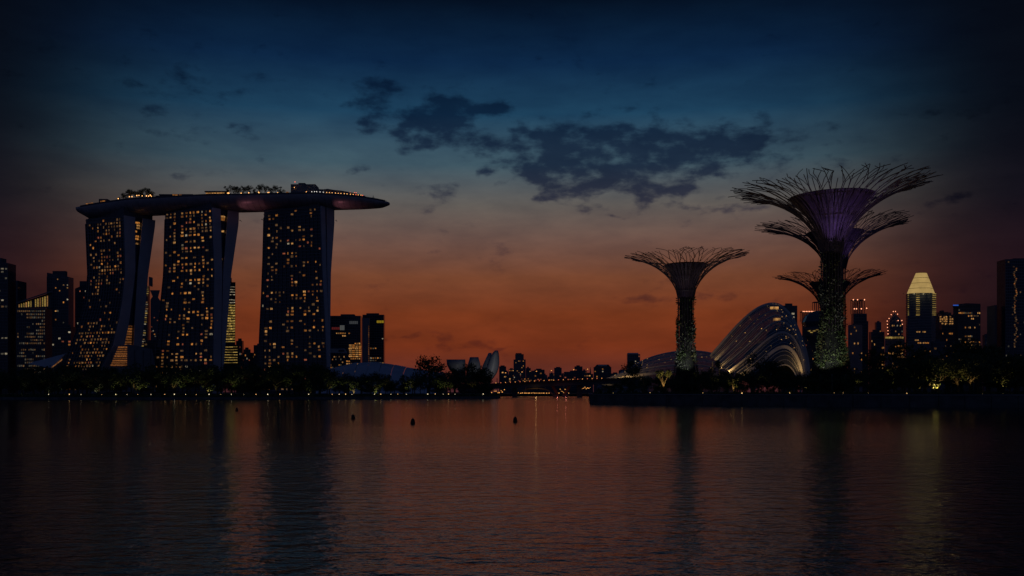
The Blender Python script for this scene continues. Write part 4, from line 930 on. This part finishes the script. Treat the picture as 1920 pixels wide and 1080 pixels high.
for x in (1045, 1061): light('pier_lamp', P(x, 738, Yb - 2), (1, .25, .18), 45, br, .2)
light('arch_lamp', P(1005, 735, Yb - 1), (1, .55, .2), 60, br, .2)
for x in (944, 975, 1002, 1030, 1072, 1098):
    m = MB(); a = Vector((GX(x, Yb), Yb + 1, bz(x))); m.tube([a, a + Vector((0, 0, 6.5)), a + Vector((.3, 0, 7.2)), a + Vector((1.3, 0, 7.4))], [.12, .09, .08, .07], 5); po = m.build('lamp_post', steel_g, br); put('lamp_head', ball_mesh(org_l), po, a + Vector((1.3, 0, 7.2)), (0, 0, 0), (.4, .3, .2))

# ------------------------------------------------------------------ trees
def leafset(m, c, r, n, s, mi=0, flat=.75):
    for _ in range(n):
        d = Vector((random.gauss(0, 1), random.gauss(0, 1), random.gauss(0, 1))).normalized() * (rnd() ** .45)
        p = c + Vector((d.x * r, d.y * r, d.z * r * flat)); a = Vector((ru(-1, 1), ru(-1, 1), ru(-.6, 1))).normalized(); b_ = a.cross(Vector((ru(-1, 1), ru(-1, 1), ru(-1, 1)))).normalized()
        q = s * ru(.6, 1.4); m.quad(p, p + a * q * .6 + b_ * q * .35, p + a * q * 1.2, p + a * q * .6 - b_ * q * .35, mi)
def broadleaf(seed, clumps=15, per=85, spread=.34, low=.34, ls=.042):
    random.seed(seed); tr_ = MB(); cr = MB()
    top = Vector((ru(-.03, .03), ru(-.03, .03), .55)); tr_.tube([(0, 0, 0), (ru(-.015, .015), ru(-.015, .015), .2), top * .7, top], [.030, .023, .018, .011], 6)
    for i in range(clumps):
        a = 2.4 * i + ru(-.4, .4); h = ru(low, .93); rr = spread * math.sqrt(max(.05, 1 - ((h - .58) / .44) ** 2)) * ru(.45, 1)
        c = Vector((rr * math.cos(a), rr * math.sin(a), h)); r = ru(.10, .19)
        leafset(cr, c, r, int(per * (r / .14) ** 2), ls)
        if i % 2 == 0:
            st = Vector((0, 0, ru(.22, .5))); tr_.tube([st, st.lerp(c, .5) + Vector((0, 0, -.02)), c], [.013, .009, .004], 4)
    leafset(cr, Vector((0, 0, .62)), spread * .55, per * 2, ls)
    return tr_.mesh('trunk', bark), cr.mesh('crown', leaf)
def rain_tree(seed):         # wide flat topped, open limbs
    random.seed(seed); tr_ = MB(); cr = MB(); tr_.tube([(0, 0, 0), (.01, 0, .2), (0, .01, .34)], [.03, .024, .02], 6)
    for i in range(9):
        a = 2 * math.pi * i / 9 + ru(-.3, .3); rr = ru(.25, .52); c = Vector((rr * math.cos(a), rr * math.sin(a), ru(.66, .88)))
        tr_.tube([(0, 0, .3), Vector((c.x * .35, c.y * .35, .52)), Vector((c.x * .7, c.y * .7, .66)), c], [.017, .012, .008, .003], 5)
        leafset(cr, c, ru(.13, .2), 120, .038, 0, .45); leafset(cr, c * .75 + Vector((0, 0, .24)), .12, 60, .036, 0, .5)
    return tr_.mesh('trunk', bark), cr.mesh('crown', leaf2)
def palm(seed):
    random.seed(seed); tr_ = MB(); cr = MB(); tr_.tube([(0, 0, 0), (.01, .01, .35), (.02, 0, .72)], [.026, .018, .016], 6)
    for i in range(15):
        a = 2.4 * i; e = ru(.1, 1.2); L = ru(.26, .36); pts = []
        for k in range(6):
            q = k / 5; pts.append(Vector((.02 + L * q * math.cos(a) * math.cos(e * (1 - q * .8)), L * q * math.sin(a) * math.cos(e * (1 - q * .8)), .72 + L * (math.sin(e) * q - .75 * q * q * .8))))
        sd_ = Vector((-math.sin(a), math.cos(a), 0))
        for k in range(5):
            for sg in (-1, 1):
                for f in (.0, .5):
                    p = pts[k].lerp(pts[k + 1], f); cr.tri(p, p + (pts[k + 1] - pts[k]) * .5, p + sd_ * sg * .055 + (pts[k + 1] - pts[k]) * .4 + Vector((0, 0, -.03)))
    return tr_.mesh('trunk', bark), cr.mesh('crown', leaf)
VAR = [broadleaf(21), broadleaf(22, 18, 75, .38), broadleaf(23, 13, 95, .30, .28), broadleaf(24, 20, 70, .42, .4), broadleaf(25, 16, 80, .27, .25), broadleaf(26, 12, 60, .36, .42)]
RAIN = [rain_tree(31), rain_tree(32)]; PALM = [palm(41), palm(42)]
SHRUB = [broadleaf(51, 14, 80, .5, .12, .055), broadleaf(52, 12, 80, .6, .1, .06)]
random.seed(99)
def tree(label, px, Y, base, H, var, group, spread=1.0, name='tree', cat='tree'):
    root = thing(name, label, cat, (GX(px, Y), Y, base), group); rz = ru(0, 6.28)
    tr_, cr = var
    for nm, me in (('trunk', tr_), ('crown', cr)):
        o = bpy.data.objects.new(nm, me); C.objects.link(o); o.parent = root; o.rotation_euler = (0, 0, rz); o.scale = (H * spread, H * spread, H)
    return root
def htree(label, px, yt, Y, base, var, group, spread=1.0, **k): return tree(label, px, Y, base, GZ(yt, Y) - base, var, group, spread, **k)
ordn = ['first', 'second', 'third', 'fourth', 'fifth', 'sixth', 'seventh', 'eighth', 'ninth', 'tenth', 'eleventh', 'twelfth', 'thirteenth', 'fourteenth', 'fifteenth', 'sixteenth', 'seventeenth', 'eighteenth', 'nineteenth', 'twentieth', 'twenty-first', 'twenty-second', 'twenty-third']
cnts = {}
def nth(key):
    cnts[key] = cnts.get(key, 0) + 1; return ordn[cnts[key] - 1]
# far bank: two rows of dark trees; tops follow the photograph's tree line
LTOP = [(-60, 688), (60, 690), (130, 683), (200, 686), (300, 684), (360, 682), (430, 680), (480, 683), (560, 682), (610, 684), (625, 697), (690, 699), (760, 699), (830, 700), (880, 698), (915, 708), (940, 726)]
def where_left(px):
    return ('below the far left office blocks' if px < 130 else 'below the leftmost hotel tower' if px < 285 else 'below the middle hotel tower' if px < 425 else 'in the gap between middle and right hotel towers' if px < 485
            else 'below the rightmost hotel tower' if px < 620 else 'below the ribbed convention roof' if px < 780 else 'left of the lotus museum' if px < 870 else 'below the lotus museum')
px = -30.0
while px < 935:
    top = interp(LTOP, px) + ru(-2, 9); Y = left_edge(px) + ru(7, 16)
    htree(nth('a' + where_left(px)) + f' dark shoreline tree from the left {where_left(px)}', px, top + 8, Y, 1.0, random.choice(VAR), f'front row trees {where_left(px)}', ru(.9, 1.15)); px += ru(13, 19)
px = -40.0
while px < 925:
    top = interp(LTOP, px) + ru(-3, 4); Y = left_edge(px) + ru(30, 70)
    htree(nth('b' + where_left(px)) + f' rear row tree from the left {where_left(px)}', px, top, Y, 1.0, random.choice(VAR), f'rear row trees {where_left(px)}', ru(.95, 1.3)); px += ru(17, 25)
htree('lone rounded tree rising above the tree line left of the lotus museum', 805, 667, 560, 1.0, VAR[1], None, 1.0)
htree('dark spreading tree in front of the lotus museum petals', 893, 682, 500, 1.0, VAR[3], None, 1.25)
htree('smaller dark tree in front of the square petal of the museum', 852, 690, 505, 1.0, VAR[0], None, 1.1)
htree('dark tree at the right tip of the far bank beside the bridge', 915, 700, 515, 1.0, VAR[4], None, 1.0)
# garden bank on the right
RTOP = [(1118, 722), (1160, 712), (1210, 709), (1250, 707), (1300, 700), (1350, 697), (1400, 694), (1440, 697), (1500, 698), (1560, 702), (1610, 694), (1650, 688), (1690, 676), (1740, 662), (1780, 676), (1820, 660), (1860, 664), (1960, 656), (2100, 650)]
def wall_y(px): return interp(RW, px)
def where_right(px):
    return ('left of the lone supertree' if px < 1255 else 'below the lone supertree' if px < 1320 else 'below the tall conservatory' if px < 1500 else 'round the tallest supertree' if px < 1620 else 'below the red outlined tower' if px < 1690
            else 'below the gold topped tower' if px < 1765 else 'below the blue edged tower' if px < 1850 else 'below the tower at the right edge')
px = 1126.0
while px < 2010:
    Y = wall_y(px) + ru(7, 14); top = interp(RTOP, px) + ru(4, 14)
    htree(nth('c' + where_right(px)) + f' sea wall tree from the left {where_right(px)}', px, top, Y, 2.3, random.choice(VAR), f'sea wall trees {where_right(px)}', ru(.95, 1.3)); px += ru(15, 24)
px = 1150.0
while px < 2010:
    Y = wall_y(px) + ru(22, 60); top = interp(RTOP, px) + ru(-5, 5)
    htree(nth('d' + where_right(px)) + f' tall inner garden tree from the left {where_right(px)}', px, top, Y, 2.3, random.choice(VAR), f'inner garden trees {where_right(px)}', ru(.95, 1.3)); px += ru(22, 34)
px = 1135.0
while px < 1980:
    htree(nth('g' + where_right(px)) + f' deep garden tree from the left {where_right(px)}', px, interp(RTOP, px) + ru(2, 12), wall_y(px) + ru(75, 130), 2.3, random.choice(VAR), f'deep garden trees {where_right(px)}', ru(1.1, 1.4)); px += ru(20, 30)
htree('feathery dark tree before the left end of the low conservatory', 1186, 676, 290, 2.3, VAR[0], None, .85)
htree('dark conical tree against the left foot of the tall conservatory', 1334, 672, 300, 2.3, VAR[2], None, .8)
htree('dark bushy tree standing in front of the tall conservatory arches', 1421, 664, 330, 2.3, VAR[5], None, .9)
htree('dark round tree in the middle of the tall conservatory front', 1452, 676, 300, 2.3, VAR[1], None, 1.0)
htree('tall tree rising in front of the gold topped tower', 1706, 642, 290, 2.3, VAR[3], None, .95)
htree('broad crowned dark tree under the blue edged tower', 1822, 636, 262, 2.3, VAR[3], None, 1.15)
htree('dark layered tree reaching left from under the blue edged tower', 1840, 640, 280, 2.3, RAIN[0], None, .8)
htree('dark tree left of the low block with a glowing top floor', 1640, 652, 300, 2.3, VAR[0], None, .8)
htree('umbrella shaped tree uplit gold below the gold topped tower', 1754, 684, 222, 2.3, RAIN[1], None, 1.0)
htree('small gold lit tree right of the umbrella shaped uplit tree', 1817, 694, 221, 2.3, PALM[1], None, 1.0)
htree('pale lit palm beside the left end of the low conservatory', 1207, 699, 247, 2.3, PALM[0], None, 1.2)
htree('silvery lit tree just left of the lone supertree trunk', 1244, 690, 258, 2.3, RAIN[0], None, .7)
# shrubs along the sea wall
px = 1122.0
while px < 1990:
    Y = wall_y(px) + ru(2.5, 5)
    htree(nth('e' + where_right(px)) + f' sea wall shrub from the left {where_right(px)}', px, ru(726, 733), Y, 2.3, random.choice(SHRUB), f'low shrubs {where_right(px)}', ru(.8, 1.2), name='shrub', cat='shrub'); px += ru(13, 22)
# trees on the roof park
for i, (s_, h) in enumerate([(236, 4), (243, 8), (250, 9.5), (257, 10.5), (265, 9), (272, 10), (279, 10), (286, 11.5), (292, 11), (298, 7.5)]):
    c = pdeck(s_, -.8 + .1 * (i % 3), 1.1); t_ = tree(ordn[i] + ' tree from the left in the left clump on the roof park', 960 + c.x / c.y * F, c.y, c.z, h, random.choice(VAR), 'left clump of roof park trees', 1.0)
for i, (s_, h) in enumerate([(436, 8), (442, 9), (449, 8.5), (457, 7), (464, 8), (471, 8.5), (478, 8), (486, 7.5), (493, 9), (500, 9), (507, 8), (514, 6.5), (525, 7.5), (533, 7), (538, 5)]):
    c = pdeck(s_, -.8 + .1 * (i % 3), 1.1); tree(ordn[i] + ' tree from the left in the middle clump on the roof park', 960 + c.x / c.y * F, c.y, c.z, h * 1.2, random.choice(VAR), 'middle clump of roof park trees', .9)
# ground cover: clipped planting along both banks, one mass
random.seed(5); m = MB()
for _ in range(9000):
    px = ru(-40, 930); Y = left_edge(px) + 1.0 + abs(random.gauss(0, 2.6)); p = Vector((GX(px, Y), Y, 1.0 + ru(0, .9) * (1 if Y > left_edge(px) + 2 else .5)))
    a = Vector((ru(-1, 1), ru(-1, 1), ru(.1, 1))).normalized(); b_ = a.cross(Vector((ru(-1, 1), ru(-1, 1), ru(-1, 1)))).normalized(); q = ru(.25, .6)
    m.quad(p, p + a * q * .6 + b_ * q * .4, p + a * q * 1.2, p + a * q * .6 - b_ * q * .4, random.randrange(2))
kind(m.build('ground_cover', [leaf, leaf2]), 'stuff')['label'] = 'low clipped planting along the edge of the far bank'
m = MB()
for _ in range(6000):
    px = ru(1115, 1990); Y = wall_y(px) + 1.2 + abs(random.gauss(0, 2.0)); p = Vector((GX(px, Y), Y, 2.35 + ru(0, .5)))
    a = Vector((ru(-1, 1), ru(-1, 1), ru(.1, 1))).normalized(); b_ = a.cross(Vector((ru(-1, 1), ru(-1, 1), ru(-1, 1)))).normalized(); q = ru(.15, .4)
    m.quad(p, p + a * q * .6 + b_ * q * .4, p + a * q * 1.2, p + a * q * .6 - b_ * q * .4, random.randrange(2))
kind(m.build('ground_cover', [leaf, leaf2]), 'stuff')['label'] = 'low planting along the top of the sea wall'

# ------------------------------------------------------------------ lamps
globe = emit('bollard_globe', (1, .82, .5), 1.9, True); globe_o = emit('bollard_globe_warm', (1, .6, .22), 1.7, True)
pm = MB(); pm.tube([(0, 0, 0), (0, 0, .95)], [.09, .07], 6); POST = pm.mesh('post', steel_g)
def where_lamp(px):
    return where_left(px)
lamps = [91, 130, 152, 191, 217, 238, 258, 283, 309, 327, 348, 368, 392, 414, 434, 457, 480, 502, 525, 550, 579, 623, 636, 648, 660, 702, 714, 733, 746, 762, 802, 816, 831, 841, 853, 906]
ordn_ = ['first', 'second', 'third', 'fourth', 'fifth', 'sixth', 'seventh', 'eighth', 'ninth', 'tenth', 'eleventh', 'twelfth']
seen = {}
for i, px in enumerate(lamps):
    Y = left_edge(px) + ru(1.2, 4); wh = where_left(px); k = seen.get(wh, 0); seen[wh] = k + 1
    root = thing('bollard_lamp', f'{ordn[k]} small waterside lamp from the left {wh}', 'lamp', (GX(px, Y), Y, 1.0), 'waterside bollard lamps')
    gr = random.choice((.1, .13, .17)); put('post', POST, root, (GX(px, Y), Y, 1.0)); put('globe', ball_mesh(globe_o if i % 5 in (1, 3) else globe), root, (GX(px, Y), Y, 1.93 + gr), (0, 0, 0), (gr, gr, gr))
fm = MB(); fm.lathe([(.16, 0), (.20, .28), (.17, .30)], (0, 0, 0), 8); FIX = fm.mesh('fixture', steel_g)
def uplight(label, px, Y, base, power, col=(1, .72, .25), h=.5, group='garden uplights', show=0):
    root = thing('garden_spotlight', label, 'spotlight', (GX(px, Y), Y, base), group)
    put('fixture', FIX, root, (GX(px, Y), Y, base))
    if show: put('lens', ball_mesh(globe_o), root, (GX(px, Y), Y, base + .42), (0, 0, 0), (show, show, show))
    light('beam', (GX(px, Y), Y, base + h), col, power, root, .1, 'SPOT', (GX(px, Y) + ru(-.5, .5), Y + ru(0, 1.5), base + 7), 72)
YG = (1, .85, .30); WHT = (1, .85, .6)
seen = {}
for px, pw, col in [(40, 25, WHT), (91, 30, WHT), (120, 45, WHT), (160, 40, YG), (182, 45, WHT), (216, 90, YG), (240, 60, YG), (257, 120, YG), (275, 70, YG), (300, 90, YG), (330, 120, YG), (345, 110, YG), (372, 60, YG), (392, 130, YG), (410, 150, YG), (436, 120, YG), (452, 60, WHT), (486, 60, YG),
                    (512, 60, YG), (546, 110, YG), (578, 70, YG), (622, 80, YG), (645, 150, YG), (662, 150, YG), (676, 120, YG), (705, 120, YG), (732, 110, (1, .6, .2)), (765, 70, YG), (824, 130, YG), (842, 110, YG), (885, 60, (1, .6, .2))]:
    wh = where_left(px); k = seen.get(wh, 0); seen[wh] = k + 1
    uplight(f'{ordn[k]} tree uplight from the left {wh}', px, left_edge(px) + ru(5, 8), 1.0, pw * 4.0, col, .45, 'tree uplights on the far bank')
for px, dY, pw, lab, sh in [(1207, 9, 260, 'warm spotlight at the foot of the pale lit palm', .12), (1219, 10, 90, 'small warm spotlight just right of the pale lit palm', .16), (1247, 18, 300, 'spotlight under the silvery tree left of the lone supertree', 0), (1287, 20, 60, 'spotlight at the foot of the lone supertree', 0),
                        (1198, 2.5, 25, 'low lamp at the sea wall below the low conservatory', .08), (1391, 2.6, 60, 'bright shrub spotlight on the sea wall below the tall conservatory', .16), (1378, 9, 60, 'tree spotlight left of the bright sea wall spotlight', 0), (1481, 3, 50, 'shrub spotlight on the sea wall below the right end of the tall conservatory', .14),
                        (1581, 3, 55, 'shrub spotlight on the sea wall right of the tallest supertree', .15), (1564, 3, 30, 'dim shrub spotlight on the sea wall at the tallest supertree', .08), (1607, 8, 110, 'tree spotlight right of the tallest supertree', 0), (1655, 7, 170, 'tree spotlight below the red outlined tower', 0), (1667, 9, 90, 'second tree spotlight below the red outlined tower', .1),
                        (1701, 3, 60, 'bright shrub spotlight on the sea wall below the gold topped tower', .15), (1753, 8, 330, 'spotlight under the umbrella shaped uplit tree', 0), (1776, 6, 110, 'spotlight right of the umbrella shaped uplit tree', .08), (1817, 9, 90, 'spotlight under the small gold lit tree', 0), (1843, 4, 45, 'shrub spotlight far along the sea wall to the right', .14), (1150, 4, 40, 'dim spotlight near the left tip of the garden shore', .08), (1232, 12, 110, 'tree spotlight between the pale lit palm and the silvery tree', .08), (1318, 10, 80, 'tree spotlight right of the lone supertree', .07), (1345, 5, 50, 'dim spotlight below the left foot of the tall conservatory', .08), (1432, 8, 70, 'tree spotlight below the middle of the tall conservatory', .07), (1515, 9, 90, 'tree spotlight below the right foot of the tall conservatory', .08), (1628, 6, 90, 'tree spotlight between the tallest supertree and the red outlined tower', .08), (1720, 9, 90, 'tree spotlight left of the umbrella shaped uplit tree', .07), (1795, 8, 60, 'dim tree spotlight below the blue edged tower', .06), (1880, 8, 40, 'dim tree spotlight below the tower at the right edge', .06)]:
    uplight(lab, px, wall_y(px) + dY, 2.35, pw * 4.2, (1, .66, .22), .45, 'garden spotlights', sh)
for px, Y, r_, pw, lab in [(1538, 222, 0, 260, 'cool spotlight left of the tallest supertree foot'), (1586, 220, 0, 240, 'cool spotlight right of the tallest supertree foot'), (1560, 219, 0, 260, 'spotlight in front of the tallest supertree foot'), (1276, 267, 0, 260, 'cool spotlight left of the lone supertree foot'), (1298, 267, 0, 230, 'spotlight right of the lone supertree foot')]:
    root = thing('trunk_spotlight', lab, 'spotlight', (GX(px, Y), Y, 2.35), 'trunk spotlights'); put('fixture', FIX, root, (GX(px, Y), Y, 6.5)); m = MB(); m.tube([(GX(px, Y), Y, 2.3), (GX(px, Y), Y, 6.5)], .07, 6); m.build('post', steel_g, root)
    tx = 1560 if px > 1400 else 1286; light('beam', (GX(px, Y), Y, 7.1), (.85, .85, .8), pw * (1.5 if px == 1560 else 4.2), root, .3, 'SPOT', P(tx, 620, Y + 8), 75)
# small lights of the promenade seen under the bridge
fl_ = emit('far_lamp_light', (1, .42, .10), 1.3)
pts_ = sorted([(915 + i * 3.0 + ru(-1, 1), 733 + ru(-2.5, 3.5), 640 + ru(20, 60)) for i in range(11)] + [(972 + i * 2.7 + ru(-1, 1), 739 + ru(-3, 3), 722 + ru(0, 40)) for i in range(22)] + [(1048 + i * 2.3, 734 + ru(-5, 5), 724 + ru(0, 40)) for i in range(9)] + [(1092 + i * 2.4, 727 + ru(-2, 2), 724 + ru(0, 60)) for i in range(7)])
for i, (px, py, Y) in enumerate(pts_):
    base = 1.0 if Y < 715 else 1.6
    p = P(px, py, Y); p.z = max(p.z, base + .6); wh = 'left of the bridge arch' if px < 950 else 'under the bridge arch' if px < 1040 else 'between the bridge piers' if px < 1075 else 'right of the bridge piers'
    root = thing('promenade_lamp', nth('f' + wh) + f' tiny orange promenade lamp from the left {wh}', 'lamp', (p.x, p.y, base), f'promenade lamps {wh}')
    m = MB(); m.tube([(p.x, p.y, base), p], [.08, .06], 4); m.build('post', steel_g, root); r_ = ru(.18, .34); put('globe', ball_mesh(fl_), root, p, (0, 0, 0), (r_, r_, r_))

# ------------------------------------------------------------------ buoys
bo = MB(); bo.lathe([(.05, -.25), (.20, -.22), (.235, -.1), (.235, .12), (.225, .3), (.19, .44), (.12, .54), (.05, .585), (.01, .6)], (0, 0, 0), 16); BUOY = bo.mesh('float', black_m, True)
rg = MB(); rg.lathe([(.25, .02), (.275, .05), (.275, .10), (.25, .13)], (0, 0, 0), 16); RING = rg.mesh('collar', mat('dull_red_rubber', (.05, .02, .018), .6), True)
for px, py, lab in ((444, 770.5, 'smallest far buoy floating on the left below the middle tower'), (662, 785.5, 'buoy right of the smallest far one, below the ribbed roof'), (774, 794.5, 'largest black buoy, nearest to the viewer, third from the left'), (966, 791, 'rightmost black buoy, alone in the middle of the water')):
    Y = EYE * F / (py - HORIZON); root = thing('buoy', lab, 'buoy', (GX(px, Y), Y, 0), 'black mooring buoys')
    s_ = 1.0
    q = .86; put('float', BUOY, root, (GX(px, Y), Y, 0), (0, 0, 0), (q, q, q)); put('collar', RING, root, (GX(px, Y), Y, 0), (0, 0, 0), (q, q, q)); m = MB(); m.tube([(GX(px, Y), Y, .50), (GX(px, Y), Y, .58)], .03, 6); m.build('ring_bolt', steel_g, root)
